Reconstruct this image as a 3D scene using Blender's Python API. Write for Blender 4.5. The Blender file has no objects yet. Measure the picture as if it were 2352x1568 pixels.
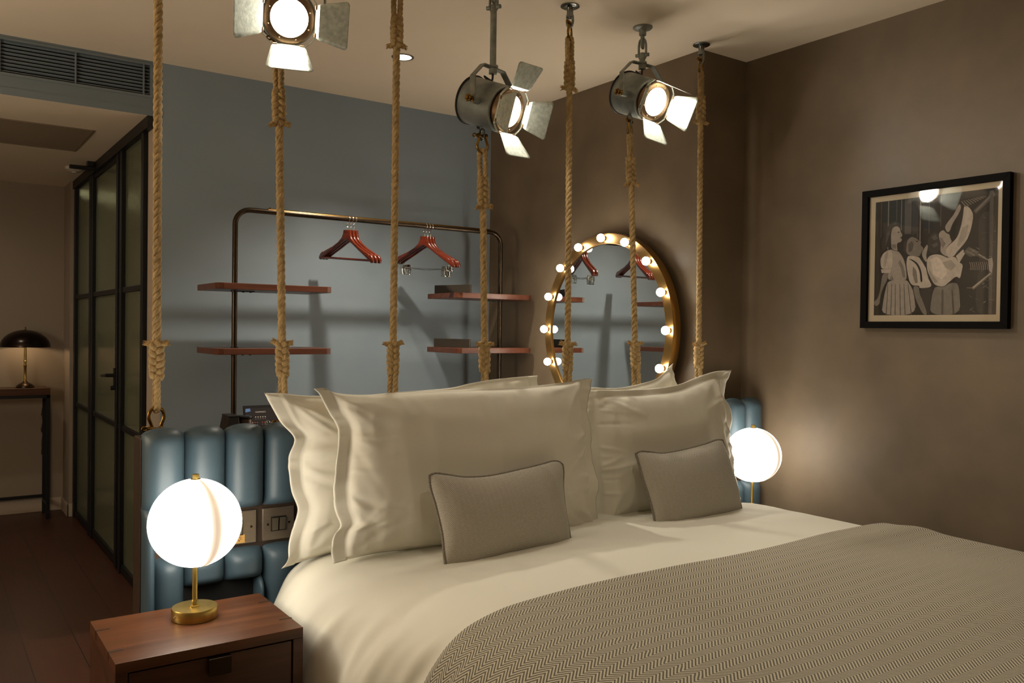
import bpy, bmesh, math, random
from mathutils import Vector, Matrix, noise, Euler
random.seed(7)
C = bpy.context.scene.collection
PI = math.pi
V = Vector

# ------------------------------------------------------------------ colours and materials
def lin(c):
    return c/12.92 if c <= .04045 else ((c+.055)/1.055)**2.4
def rgb(r, g, b):
    return (lin(r/255), lin(g/255), lin(b/255), 1)

MATS = {}
def mat(name, col, rough=.5, metal=0., col2=None, nscale=8., stretch=(1, 1, 1), bump=0., bscale=60., detail=4., spec=None, emit=None, estr=0., coat=0., rough2=None, sheen=0.):
    m = bpy.data.materials.new(name); m.use_nodes = True
    nt = m.node_tree; n = nt.nodes; l = nt.links
    b = n['Principled BSDF']
    b.inputs['Base Color'].default_value = col
    b.inputs['Roughness'].default_value = rough
    b.inputs['Metallic'].default_value = metal
    if spec is not None: b.inputs['Specular IOR Level'].default_value = spec
    if coat: b.inputs['Coat Weight'].default_value = coat; b.inputs['Coat Roughness'].default_value = .15
    if sheen: b.inputs['Sheen Weight'].default_value = sheen
    if emit:
        b.inputs['Emission Color'].default_value = emit; b.inputs['Emission Strength'].default_value = estr
    tc = n.new('ShaderNodeTexCoord'); mp = n.new('ShaderNodeMapping')
    mp.inputs['Scale'].default_value = stretch
    l.new(tc.outputs['Object'], mp.inputs['Vector'])
    if col2 is not None:
        t = n.new('ShaderNodeTexNoise'); t.inputs['Scale'].default_value = nscale; t.inputs['Detail'].default_value = detail
        l.new(mp.outputs[0], t.inputs['Vector'])
        r = n.new('ShaderNodeValToRGB'); r.color_ramp.elements[0].position = .32; r.color_ramp.elements[1].position = .68
        r.color_ramp.elements[0].color = col; r.color_ramp.elements[1].color = col2
        l.new(t.outputs['Fac'], r.inputs[0]); l.new(r.outputs[0], b.inputs['Base Color'])
        if rough2 is not None:
            mr = n.new('ShaderNodeMapRange'); mr.inputs[1].default_value = .3; mr.inputs[2].default_value = .7
            mr.inputs[3].default_value = rough; mr.inputs[4].default_value = rough2
            l.new(t.outputs['Fac'], mr.inputs[0]); l.new(mr.outputs[0], b.inputs['Roughness'])
    if bump:
        t2 = n.new('ShaderNodeTexNoise'); t2.inputs['Scale'].default_value = bscale; t2.inputs['Detail'].default_value = 5
        l.new(mp.outputs[0], t2.inputs['Vector'])
        bp = n.new('ShaderNodeBump'); bp.inputs['Strength'].default_value = bump; bp.inputs['Distance'].default_value = .01
        l.new(t2.outputs['Fac'], bp.inputs['Height']); l.new(bp.outputs[0], b.inputs['Normal'])
    MATS[name] = m
    return m

def emis(name, col, s):
    m = bpy.data.materials.new(name); m.use_nodes = True
    nt = m.node_tree; nt.nodes.clear()
    o = nt.nodes.new('ShaderNodeOutputMaterial'); e = nt.nodes.new('ShaderNodeEmission')
    e.inputs[0].default_value = col; e.inputs[1].default_value = s
    nt.links.new(e.outputs[0], o.inputs[0])
    return m

def herring(name, dark, light, row, stripe, slant, rough=.9, fuzz=.35, swap=False):
    """woven herringbone from UVs in metres: rows of slanted stripes, alternate rows mirrored"""
    m = mat(name, dark, rough, sheen=.15, bump=.12, bscale=900)
    nt = m.node_tree; n = nt.nodes; l = nt.links; b = n['Principled BSDF']
    uv = n.new('ShaderNodeUVMap'); sp = n.new('ShaderNodeSeparateXYZ'); l.new(uv.outputs[0], sp.inputs[0])
    U, W = (sp.outputs[1], sp.outputs[0]) if swap else (sp.outputs[0], sp.outputs[1])
    def M(op, a, bb=None, cc=None):
        q = n.new('ShaderNodeMath'); q.operation = op
        for i, x in enumerate((a, bb, cc)):
            if x is None: continue
            if isinstance(x, (int, float)): q.inputs[i].default_value = x
            else: l.new(x, q.inputs[i])
        return q.outputs[0]
    tri = M('PINGPONG', W, row)
    ph = M('MULTIPLY_ADD', tri, slant, U)
    fr = M('FRACT', M('DIVIDE', ph, stripe))
    d = M('ABSOLUTE', M('SUBTRACT', fr, .5))
    mr = n.new('ShaderNodeMapRange'); mr.interpolation_type = 'SMOOTHSTEP'
    mr.inputs[1].default_value = .25-fuzz/2; mr.inputs[2].default_value = .25+fuzz/2
    l.new(d, mr.inputs[0])
    nz = n.new('ShaderNodeTexNoise'); nz.inputs['Scale'].default_value = 350; nz.inputs['Detail'].default_value = 3
    l.new(n['Mapping'].outputs[0], nz.inputs['Vector'])
    f = M('ADD', mr.outputs[0], M('MULTIPLY', M('SUBTRACT', nz.outputs['Fac'], .5), .5))
    mx = n.new('ShaderNodeMix'); mx.data_type = 'RGBA'
    mx.inputs[6].default_value = dark; mx.inputs[7].default_value = light
    cl = n.new('ShaderNodeClamp'); l.new(f, cl.inputs[0]); l.new(cl.outputs[0], mx.inputs[0])
    l.new(mx.outputs[2], b.inputs['Base Color'])
    return m

def wood(name, a, b2, rough=.35, axis=0, sc=3., coat=0.):
    st = [14, 14, 14]; st[axis] = 1.0
    m = mat(name, a, rough, col2=b2, nscale=sc, stretch=st, bump=.04, bscale=12, detail=8, coat=coat)
    return m

M_blue = mat('blue_grey_paint', rgb(131, 143, 152), .75, col2=rgb(126, 139, 149), nscale=3, bump=.02, bscale=250)
M_taupe = mat('taupe_plaster', rgb(117, 101, 81), .62, col2=rgb(101, 87, 69), nscale=4.5, detail=12, bump=.05, bscale=14, rough2=.5)
M_ceil = mat('ceiling_paint', rgb(236, 221, 198), .9, col2=rgb(232, 217, 194), nscale=2)
M_hallwall = mat('hall_paint', rgb(146, 131, 114), .8)
M_skirt = mat('skirting_paint', rgb(176, 160, 142), .5)
M_dark = mat('room_far_paint', rgb(196, 176, 148), .9)
M_black = mat('black_steel', rgb(13, 13, 16), .5, .2, bump=.03, bscale=200)
M_blackpaint = mat('black_paint', rgb(13, 12, 13), .5)
M_bronze = mat('dark_bronze', rgb(66, 52, 40), .3, .85)
M_rack = mat('antique_brass_tube', rgb(66, 54, 42), .3, .85, col2=rgb(56, 46, 36), nscale=20)
M_brass = mat('brushed_brass', rgb(190, 164, 94), .33, .95, col2=rgb(174, 148, 80), nscale=40, stretch=(1, 1, .05))
M_mbrass = mat('aged_brass_rim', rgb(164, 128, 74), .3, .95, col2=rgb(140, 106, 60), nscale=5)
M_shack = mat('bronze_shackle', rgb(160, 124, 60), .27, 1., col2=rgb(120, 90, 42), nscale=50)
M_galv = mat('galvanised_steel', rgb(206, 209, 196), .5, .35, col2=rgb(168, 176, 166), nscale=70, bump=.05, bscale=150, rough2=.5)
M_house = mat('weathered_zinc', rgb(160, 164, 158), .45, .6, col2=rgb(122, 128, 126), nscale=16, rough2=.5, bump=.03, bscale=90)
M_ring = mat('warm_metal_ring', rgb(150, 122, 92), .42, .85, col2=rgb(128, 102, 78), nscale=30)
M_pipe = mat('grey_cast_iron', rgb(150, 153, 145), .5, .4, col2=rgb(124, 128, 120), nscale=40, bump=.08, bscale=120)
M_chrome = mat('chrome', rgb(210, 210, 205), .12, 1.)
M_cable = mat('black_cable', rgb(26, 22, 20), .5)
M_rope = mat('manila_rope', rgb(202, 172, 118), .9, col2=rgb(156, 128, 82), nscale=90, stretch=(1, 1, .35), bump=.5, bscale=420, sheen=.2)
M_fray = mat('frayed_manila', rgb(214, 180, 120), .95, col2=rgb(164, 130, 80), nscale=160, bump=.6, bscale=500)
M_leather = mat('blue_leather', rgb(66, 85, 96), .46, col2=rgb(60, 78, 89), nscale=6, bump=.06, bscale=420, spec=.5)
M_stitch = mat('stitch_thread', rgb(52, 66, 74), .8)
M_board = wood('dark_walnut_board', rgb(60, 44, 32), rgb(48, 35, 26), .45, 0)
M_walnut = wood('walnut_veneer', rgb(100, 62, 38), rgb(74, 44, 26), .33, 0, 2.4)
M_walnut_dk = wood('walnut_front', rgb(84, 51, 32), rgb(64, 38, 23), .36, 0, 2.4)
M_shelf = wood('walnut_shelf', rgb(104, 58, 38), rgb(80, 42, 28), .36, 0, 3.)
M_hanger = mat('mahogany_lacquer', rgb(98, 34, 16), .22, col2=rgb(80, 27, 13), nscale=5, stretch=(3, 3, 14), coat=.4)
M_sheet = mat('white_cotton', rgb(224, 221, 206), .85, bump=.06, bscale=16, sheen=.1)
M_pillow = mat('white_pillow_cotton', rgb(224, 220, 205), .85, bump=.08, bscale=20, sheen=.1)
M_throw = herring('herringbone_throw', rgb(84, 77, 62), rgb(196, 188, 165), .0215, .0092, 1.05, fuzz=.22)
M_cush = herring('herringbone_tweed', rgb(106, 101, 90), rgb(216, 210, 194), .0088, .0042, 1., fuzz=.4, swap=True)
M_pipe_f = mat('tweed_piping', rgb(146, 138, 122), .9, col2=rgb(106, 99, 88), nscale=300)
M_steelplate = mat('brushed_steel_plate', rgb(150, 138, 124), .34, .85, col2=rgb(138, 126, 113), nscale=30, stretch=(1, 1, 20))
M_rocker = mat('steel_rocker', rgb(138, 130, 116), .3, .9)
M_sticker = mat('gold_sticker', rgb(206, 160, 88), .5)
M_ink = mat('dark_ink', rgb(40, 30, 20), .7)
M_mirror = mat('mirror_silver', (.9, .92, .91, 1), .0, 1.)
M_card = mat('menu_card', rgb(44, 36, 40), .5)
M_cardedge = mat('menu_card_edge', rgb(18, 16, 18), .5)
M_cardblue = mat('menu_blue', rgb(110, 150, 220), .5)
M_white = mat('white_print', rgb(220, 216, 208), .6)
M_orange = mat('orange_print', rgb(190, 96, 60), .6)
M_violet = mat('violet_print', rgb(104, 90, 120), .6)
M_machine = mat('coffee_machine_plastic', rgb(22, 18, 16), .35)
M_machcap = mat('coffee_machine_bronze', rgb(74, 58, 50), .3, .6)
M_boxd = mat('dark_leatherette', rgb(48, 40, 30), .6)
M_boxe = mat('leatherette_edge', rgb(96, 84, 72), .6)
M_mat = mat('passepartout', rgb(238, 222, 194), .9)
M_frame = mat('black_frame', rgb(12, 10, 9), .75, spec=.1)
M_vent = mat('vent_paint', rgb(108, 118, 124), .6)
M_void = mat('duct_black', rgb(8, 8, 8), .9)
M_door_white = mat('white_plastic', rgb(200, 190, 178), .5)

# floor boards
def floor_mat():
    m = mat('dark_oak_boards', rgb(74, 42, 27), .42, bump=.05, bscale=10)
    nt = m.node_tree; n = nt.nodes; l = nt.links; b = n['Principled BSDF']
    tc = n['Texture Coordinate']
    mp = n.new('ShaderNodeMapping'); mp.inputs['Rotation'].default_value = (0, 0, PI/2); l.new(tc.outputs['Object'], mp.inputs[0])
    br = n.new('ShaderNodeTexBrick'); br.inputs['Scale'].default_value = 1; br.inputs['Mortar Size'].default_value = .0018
    br.inputs['Brick Width'].default_value = 1.6; br.inputs['Row Height'].default_value = .19
    br.inputs['Color1'].default_value = rgb(82, 46, 30); br.inputs['Color2'].default_value = rgb(66, 37, 24); br.inputs['Mortar'].default_value = rgb(24, 14, 9)
    l.new(mp.outputs[0], br.inputs[0])
    mp2 = n.new('ShaderNodeMapping'); mp2.inputs['Scale'].default_value = (18, 1.2, 1); l.new(tc.outputs['Object'], mp2.inputs[0])
    nz = n.new('ShaderNodeTexNoise'); nz.inputs['Scale'].default_value = 3; nz.inputs['Detail'].default_value = 8; l.new(mp2.outputs[0], nz.inputs[0])
    mx = n.new('ShaderNodeMix'); mx.data_type = 'RGBA'; mx.blend_type = 'MULTIPLY'; mx.inputs[0].default_value = .5
    l.new(br.outputs[0], mx.inputs[6]); l.new(nz.outputs['Color'], mx.inputs[7]); l.new(mx.outputs[2], b.inputs['Base Color'])
    return m
M_floor = floor_mat()

def glass_mat(name, col, rough, trans, ribs):
    m = mat(name, col, rough)
    nt = m.node_tree; n = nt.nodes; l = nt.links; b = n['Principled BSDF']
    b.inputs['Transmission Weight'].default_value = trans; b.inputs['IOR'].default_value = 1.45
    if ribs:
        w = n.new('ShaderNodeTexWave'); w.bands_direction = 'Y'; w.inputs['Scale'].default_value = ribs; w.inputs['Distortion'].default_value = .6
        l.new(n['Texture Coordinate'].outputs['Object'], w.inputs[0])
        bp = n.new('ShaderNodeBump'); bp.inputs['Strength'].default_value = .15; bp.inputs['Distance'].default_value = .004
        l.new(w.outputs['Fac'], bp.inputs['Height']); l.new(bp.outputs[0], b.inputs['Normal'])
    return m
M_reeded = glass_mat('reeded_glass', rgb(146, 150, 122), .14, .55, 22)

def pane_mat():
    m = bpy.data.materials.new('picture_glass'); m.use_nodes = True
    nt = m.node_tree; nt.nodes.clear(); n = nt.nodes; l = nt.links
    o = n.new('ShaderNodeOutputMaterial'); mx = n.new('ShaderNodeMixShader'); f = n.new('ShaderNodeFresnel'); f.inputs[0].default_value = 1.5
    t = n.new('ShaderNodeBsdfTransparent'); g = n.new('ShaderNodeBsdfGlossy'); g.inputs['Roughness'].default_value = .03
    l.new(f.outputs[0], mx.inputs[0]); l.new(t.outputs[0], mx.inputs[1]); l.new(g.outputs[0], mx.inputs[2]); l.new(mx.outputs[0], o.inputs[0])
    return m
M_pane = pane_mat()

# ------------------------------------------------------------------ mesh helpers
def box(bm, c, s, rot=None, mi=0):
    r = bmesh.ops.create_cube(bm, size=1)
    m = Matrix.Translation(V(c)) @ (rot.to_4x4() if rot else Matrix()) @ Matrix.Diagonal((s[0], s[1], s[2], 1))
    bmesh.ops.transform(bm, matrix=m, verts=r['verts'])
    if mi:
        for f in {f for v in r['verts'] for f in v.link_faces}: f.material_index = mi
    return r['verts']
def box2(bm, a, b, mi=0):
    return box(bm, [(a[i]+b[i])/2 for i in range(3)], [abs(b[i]-a[i]) for i in range(3)], mi=mi)

def frames(pts, closed=False):
    n = len(pts); T = []
    for i in range(n):
        if closed: t = pts[(i+1) % n]-pts[i-1]
        else: t = pts[min(i+1, n-1)]-pts[max(i-1, 0)]
        T.append(t.normalized() if t.length > 1e-9 else V((0, 0, 1)))
    a = V((1, 0, 0)) if abs(T[0].x) < .8 else V((0, 1, 0))
    N = [(a-T[0]*a.dot(T[0])).normalized()]
    for i in range(1, n):
        q = N[-1]-T[i]*N[-1].dot(T[i])
        N.append(q.normalized() if q.length > 1e-6 else N[-1])
    return T, N, [T[i].cross(N[i]) for i in range(n)]

def tube(bm, pts, r, seg=10, closed=False, caps=True, mi=0):
    pts = [V(p) for p in pts]; T, N, B = frames(pts, closed); rings = []
    for i, p in enumerate(pts):
        rr = r(i/(len(pts)-1)) if callable(r) else (r[i] if isinstance(r, (list, tuple)) else r)
        rings.append([bm.verts.new(p+(N[i]*math.cos(2*PI*k/seg)+B[i]*math.sin(2*PI*k/seg))*rr) for k in range(seg)])
    m = len(rings)
    for i in range(m if closed else m-1):
        A, Bq = rings[i], rings[(i+1) % m]
        for k in range(seg):
            f = bm.faces.new((A[k], A[(k+1) % seg], Bq[(k+1) % seg], Bq[k])); f.material_index = mi
    if caps and not closed:
        bm.faces.new(rings[0][::-1]).material_index = mi; bm.faces.new(rings[-1]).material_index = mi

def cyl(bm, a, b, r, seg=24, mi=0, r2=None):
    tube(bm, [a, b], [r, r if r2 is None else r2], seg, mi=mi)

def lathe(bm, prof, seg=32, mtx=None, mi=0, cap=True):
    rings = []
    for (r, z) in prof:
        if r < 1e-6: rings.append([bm.verts.new((0, 0, z))])
        else: rings.append([bm.verts.new((r*math.cos(2*PI*k/seg), r*math.sin(2*PI*k/seg), z)) for k in range(seg)])
    fs = []
    for A, B in zip(rings, rings[1:]):
        for k in range(seg):
            k2 = (k+1) % seg
            if len(A) == 1 and len(B) == 1: continue
            if len(A) == 1: fs.append(bm.faces.new((A[0], B[k2], B[k])))
            elif len(B) == 1: fs.append(bm.faces.new((A[k], A[k2], B[0])))
            else: fs.append(bm.faces.new((A[k], A[k2], B[k2], B[k])))
    if cap:
        if len(rings[0]) > 1: fs.append(bm.faces.new(rings[0][::-1]))
        if len(rings[-1]) > 1: fs.append(bm.faces.new(rings[-1]))
    for f in fs: f.material_index = mi
    if mtx is not None:
        bmesh.ops.transform(bm, matrix=mtx, verts=[v for r in rings for v in r])

def prism(bm, poly, th, mtx, mi=0):
    """polygon in local xy, extruded from z=0 to z=th"""
    a = [bm.verts.new((x, y, 0)) for x, y in poly]; b = [bm.verts.new((x, y, th)) for x, y in poly]
    fs = [bm.faces.new(a[::-1]), bm.faces.new(b)]; n = len(poly)
    for i in range(n): fs.append(bm.faces.new((a[i], a[(i+1) % n], b[(i+1) % n], b[i])))
    for f in fs: f.material_index = mi
    bmesh.ops.transform(bm, matrix=mtx, verts=a+b)

def grid(bm, fn, nu, nv, mi=0, uvf=None, flip=False):
    uvl = bm.loops.layers.uv.verify() if uvf else None
    vs = [[bm.verts.new(fn(i/nu, j/nv)) for j in range(nv+1)] for i in range(nu+1)]
    for i in range(nu):
        for j in range(nv):
            q = [(i, j), (i+1, j), (i+1, j+1), (i, j+1)]
            if flip: q = q[::-1]
            f = bm.faces.new([vs[a][b] for a, b in q]); f.material_index = mi
            if uvf:
                for lp, (a, b) in zip(f.loops, q): lp[uvl].uv = uvf(a/nu, b/nv)
    return vs

def axes(o, x, y, z):
    m = Matrix((x, y, z)).transposed().to_4x4(); m.translation = V(o); return m

def obj(name, bm, ms, parent=None, off=None, smooth=True, bevel=0., ang=40, sub=0):
    """links the bmesh as ONE mesh object; off = the root's location when the mesh was made in room coordinates"""
    if off is not None: bmesh.ops.translate(bm, verts=bm.verts[:], vec=-V(off))
    bmesh.ops.recalc_face_normals(bm, faces=bm.faces[:])
    me = bpy.data.meshes.new(name); bm.to_mesh(me); bm.free()
    for m in (ms if isinstance(ms, (list, tuple)) else [ms]): me.materials.append(m)
    if smooth:
        me.polygons.foreach_set('use_smooth', [True]*len(me.polygons))
        me.set_sharp_from_angle(angle=math.radians(ang))
    o = bpy.data.objects.new(name, me); C.objects.link(o)
    if parent: o.parent = parent
    if bevel:
        b = o.modifiers.new('bevel', 'BEVEL'); b.width = bevel; b.segments = 2; b.limit_method = 'ANGLE'
    if sub:
        s = o.modifiers.new('sub', 'SUBSURF'); s.levels = sub; s.render_levels = sub
    return o
def BM(): return bmesh.new()

def thing(name, label, cat, loc, group=None):
    o = bpy.data.objects.new(name, None); C.objects.link(o); o.location = loc; o.empty_display_size = .05
    o['label'] = label; o['category'] = cat
    if group: o['group'] = group
    return o
def tag(o, label, cat, group=None):
    o['label'] = label; o['category'] = cat
    if group: o['group'] = group
    return o
def structure(name, bm, m, parent=None, smooth=False, bevel=0.):
    o = obj(name, bm, m, parent, smooth=smooth, bevel=bevel)
    if parent is None: o['kind'] = 'structure'
    return o
def ease(t): t = max(0, min(1, t)); return t*t*(3-2*t)
def lerp(a, b, t): return a+(b-a)*t
def interp(tab, x):
    if x <= tab[0][0]: return tab[0][1]
    for (a, b), (c, d) in zip(tab, tab[1:]):
        if x <= c: return b+(d-b)*(x-a)/(c-a)
    return tab[-1][1]
def spline(pts, n):
    """Catmull-Rom through points, n samples, by arc length"""
    P = [V(p) for p in pts]; P = [P[0]*2-P[1]]+P+[P[-1]*2-P[-2]]; out = []
    for i in range(1, len(P)-2):
        for k in range(12):
            t = k/12; a, b, c, d = P[i-1:i+3]
            out.append(.5*((2*b)+(c-a)*t+(2*a-5*b+4*c-d)*t*t+(3*b-a-3*c+d)*t**3))
    out.append(P[-2])
    L = [0]
    for a, b in zip(out, out[1:]): L.append(L[-1]+(b-a).length)
    res = []; j = 0
    for k in range(n):
        s = L[-1]*k/(n-1)
        while j < len(L)-2 and L[j+1] < s: j += 1
        t = (s-L[j])/max(1e-9, L[j+1]-L[j]); res.append(out[j].lerp(out[j+1], t))
    return res

# ------------------------------------------------------------------ camera
def make_camera():
    yaw, pitch, roll, F = math.radians(54.976), math.radians(-.782), math.radians(.755), 1959.6
    f = V((math.cos(yaw), math.sin(yaw), 0)); r = V((math.sin(yaw), -math.cos(yaw), 0)); u = V((0, 0, 1))
    f2 = f*math.cos(pitch)+u*math.sin(pitch); u2 = -f*math.sin(pitch)+u*math.cos(pitch)
    r3 = r*math.cos(roll)+u2*math.sin(roll); u3 = -r*math.sin(roll)+u2*math.cos(roll)
    cam = bpy.data.cameras.new('camera'); o = bpy.data.objects.new('camera', cam); C.objects.link(o)
    o.matrix_world = axes((0, 0, 1.35), r3, u3, -f2)
    cam.sensor_width = 36; cam.sensor_fit = 'HORIZONTAL'; cam.lens = F/2352*36; cam.clip_start = .02
    bpy.context.scene.camera = o
make_camera()

# ------------------------------------------------------------------ the room
ZC, ZH = 2.604, 2.345        # main ceiling, hall ceiling
YB, XM, XR, YJ, XG = 4.33, 2.86, 3.155, 2.64, .934   # blue wall, mirror wall, right wall, jog face, glazed screen
def slab(name, a, b, m):
    bm = BM(); box2(bm, a, b); return structure(name, bm, m)
slab('floor', (-1.6, -1.7, -.1), (3.3, 7.2, 0), M_floor)
slab('ceiling', (-1.6, -1.7, ZC), (3.3, YB+.12, ZC+.1), M_ceil)
bm = BM()
hx0, hx1, hy0, hy1 = .0, .748, 4.84, 5.465
box2(bm, (-1.6, YB+.003, ZH), (XG+.02, 7.2, ZH+.05))
structure('ceiling_hall', bm, M_ceil)
slab('ceiling_bathroom', (XG+.02, YB+.12, ZH), (3.0, 7.2, ZH+.1), M_dark)
slab('wall_back', (.972, YB, 0), (XM, YB+.12, ZC), M_blue)
slab('trim_corner', (.934, YB+.004, 0), (.972, YB+.12, ZH), M_skirt)
slab('wall_mirror', (XM, YJ, 0), (3.3, YB+.12, ZC), M_taupe)
slab('wall_right', (XR, -1.7, 0), (3.3, YJ, ZC), M_taupe)
slab('wall_front', (-1.7, -1.8, 0), (3.3, -1.7, ZC), M_dark)
slab('wall_left', (-1.7, -1.7, 0), (-1.6, 7.2, ZC), M_dark)
slab('wall_hall', (-1.6, 6.956, 0), (.934, 7.2, ZH), M_hallwall)
slab('wall_nib', (.891, 6.662, 0), (.934, 6.956, ZH), M_hallwall)
slab('wall_bathroom', (.934, 6.956, 0), (3.0, 7.2, ZH), M_dark)
slab('wall_bathroom_side', (2.9, YB+.12, 0), (3.0, 6.956, ZH), M_dark)
bm = BM(); box2(bm, (-1.6, 6.944, 0), (.88, 6.956, .091)); structure('baseboard_hall', bm, M_skirt, bevel=.003)
bm = BM(); box2(bm, (.879, 6.65, 0), (.891, 6.956, .091)); box2(bm, (.879, 6.650, 0), (.93, 6.662, .091)); structure('baseboard_nib', bm, M_skirt, bevel=.003)
# bulkhead over the hall opening with its air vent
bm = BM()
vx0, vx1, vz0, vz1 = -.32, .916, 2.441, 2.583
for a, b in (((-1.6, YB, ZH+.001), (XG+.038, YB+.12, vz0)), ((-1.6, YB, vz1), (XG+.038, YB+.12, ZC)), ((-1.6, YB, vz0), (vx0, YB+.12, vz1)), ((vx1, YB, vz0), (XG+.038, YB+.12, vz1))):
    box2(bm, a, b)
structure('wall_bulkhead', bm, M_vent)
t = thing('air_vent', 'long blue-grey louvred air vent set high above the hall opening', 'vent', (.3, YB, vz0))
bm = BM(); box2(bm, (vx0, YB+.06, vz0), (vx1, YB+.066, vz1)); obj('backing', bm, M_void, t, t.location, False)
bm = BM()
for k in range(9):
    z = vz0+.008+k*(vz1-vz0-.014)/8
    box(bm, ((vx0+vx1)/2, YB+.016, z), (vx1-vx0, .012, .0050), Euler((math.radians(-18), 0, 0)).to_matrix())
obj('louvres', bm, M_vent, t, t.location, False)
for x in (-.0, .300, .597, .887):
    bm = BM(); box2(bm, (x-.003, YB+.001, vz0), (x+.003, YB+.012, vz1)); obj('mullion', bm, M_vent, t, t.location, False)
bm = BM()
for a, b in (((vx0-.012, YB-.004, vz0-.012), (vx1+.012, YB, vz0)), ((vx0-.012, YB-.004, vz1), (vx1+.012, YB, vz1+.010)), ((vx0-.012, YB-.004, vz0), (vx0, YB, vz1)), ((vx1, YB-.004, vz0), (vx1+.012, YB, vz1))):
    box2(bm, a, b)
obj('frame', bm, M_vent, t, t.location, False)
bm = BM(); box2(bm, (-1.6, YB-.003, ZH), (XG+.038, YB, ZH+.034)); structure('trim_bulkhead', bm, M_vent)
# ceiling hatch in the hall
t = thing('ceiling_hatch', 'large flush access hatch in the hall ceiling', 'hatch', (.37, 5.15, ZH))
bm = BM(); box2(bm, (hx0, hy0, ZH-.004), (hx1, hy1, ZH)); obj('panel', bm, mat('hatch_paint', rgb(150, 134, 114), .45), t, t.location, False)
bm = BM()
for a, b in (((hx0-.006, hy0-.006), (hx1+.006, hy0)), ((hx0-.006, hy1), (hx1+.006, hy1+.006)), ((hx0-.006, hy0), (hx0, hy1)), ((hx1, hy0), (hx1+.006, hy1))):
    box2(bm, (a[0], a[1], ZH-.006), (b[0], b[1], ZH))
obj('frame', bm, mat('hatch_frame', rgb(120, 104, 86), .5), t, t.location, False)

# glazed steel screen with a door along the hall
def glazed(name, y0, y1, zb, zt, posts, bars, kind=True):
    bm = BM(); w = .045
    for y in posts: box2(bm, (XG-.022, y-w/2, zb), (XG+.03, y+w/2, zt))
    box2(bm, (XG-.012, y0, zb), (XG+.02, y1, zb+.05)); box2(bm, (XG-.012, y0, zt-.05), (XG+.02, y1, zt))
    for z in bars: box2(bm, (XG-.014, y0, z-.014), (XG+.02, y1, z+.014))
    fr = structure(name, bm, M_black, bevel=.002)
    bm = BM(); box2(bm, (XG+.001, y0, zb+.02), (XG+.008, y1, zt-.02)); obj('glass_pane', bm, M_reeded, fr, smooth=False)
    return fr
glazed('window_1', 5.98, 6.66, 0, ZH, (6.63, 6.0), (1.537, .79))
d = glazed('door_1', 5.06, 5.955, .008, ZH-.03, (5.925, 5.115), (1.537, .79))
glazed('window_2', 4.46, 5.035, 0, ZH, (5.01, 4.48), (1.537, .79))
bm = BM(); box2(bm, (XG-.03, 5.105, .995), (XG-.022, 5.14, 1.11)); cyl(bm, (XG-.022, 5.122, 1.07), (XG-.07, 5.122, 1.07), .010)
tube(bm, [(XG-.065, 5.118, 1.07), (XG-.068, 5.18, 1.067), (XG-.068, 5.26, 1.062)], [.010, .009, .007], 10)
cyl(bm, (XG-.022, 5.122, 1.0), (XG-.045, 5.122, 1.0), .012)
obj('door_handle', bm, M_blackpaint, d)
bm = BM(); box2(bm, (XG-.03, 4.33, ZH-.055), (XG+.03, 6.66, ZH)); structure('trim_screen_head', bm, M_blackpaint)
# closer track and smoke detector by the door head
t = thing('door_closer', 'black closer arm jutting from the glazed door head under the hall ceiling', 'door closer', (.92, 5.78, 2.30))
bm = BM(); box2(bm, (.765, 5.762, 2.292), (.92, 5.79, 2.314)); obj('arm', bm, M_blackpaint, t, t.location, False, .003)
bm = BM(); box2(bm, (.86, 5.757, 2.314), (.90, 5.795, ZH)); obj('bracket', bm, M_blackpaint, t, t.location, False, .003)
t = thing('smoke_detector', 'round white smoke detector on the hall ceiling behind the door closer', 'smoke detector', (.83, 6.05, ZH))
bm = BM(); lathe(bm, [(.0, -.030), (.03, -.030), (.052, -.018), (.055, -.004), (.055, 0)], 28); obj('cover', bm, M_door_white, t)
bm = BM(); lathe(bm, [(.0, -.036), (.014, -.035), (.016, -.029)], 16); obj('sensor_cap', bm, M_door_white, t)

t = thing('added_glow_strip', 'glowing strip added behind the reeded glass to give its smeared streak of light', 'glow strip', (1.5, 6.94, 2.31))  # strip added to draw the streak of a lamp smeared by the glass
bm = BM(); box2(bm, (.97, 6.935, 2.300), (2.2, 6.956, 2.345)); obj('channel', bm, M_steelplate, t, t.location, False)
bm = BM(); box2(bm, (.975, 6.931, 2.303), (2.195, 6.9352, 2.322)); obj('diffuser', bm, emis('strip_glow', (1, .92, .72, 1), 25), t, t.location, False)
# ------------------------------------------------------------------ headboard
HB0, HB1, HZ = .518, 3.135, 1.045
hb = thing('headboard', 'wide headboard of upright blue leather channels on a dark walnut board behind the bed', 'headboard', (1.83, 2.58, 0))
o0 = hb.location
bm = BM(); box2(bm, (HB0, 2.535, .02), (HB1, 2.628, HZ-.012)); obj('back_board', bm, M_board, hb, o0, False, .004)
NCH = 23; CW = (HB1-HB0)/NCH
def channel(x0, x1, z0, z1, arch=True, dep=.05):
    bm = BM(); w = x1-x0-.0015; xc = (x0+x1)/2; yb = 2.536
    def fn(u, v):
        a = math.cos(PI*(1-u)); x = xc+a*w/2
        top = z1-(.024*(1-math.sqrt(max(0, 1-a*a*.96))) if arch else .004*a*a)
        s = v; e = .5-.5*math.cos(PI*v)
        z = lerp(z0, top, e)
        d0 = max(0., min(1, (z-z0)/.03)); d1 = max(0., min(1, (top-z)/.04))
        p = math.sqrt(max(0, 1-(1-d0)**2))*math.sqrt(max(0, 1-(1-d1)**2))
        prof = (1-abs(a)**2.6)**.55
        return V((x, yb-.012*p-dep*prof*(.12+.88*p), z))
    grid(bm, fn, 14, 30); 
    return bm
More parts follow.
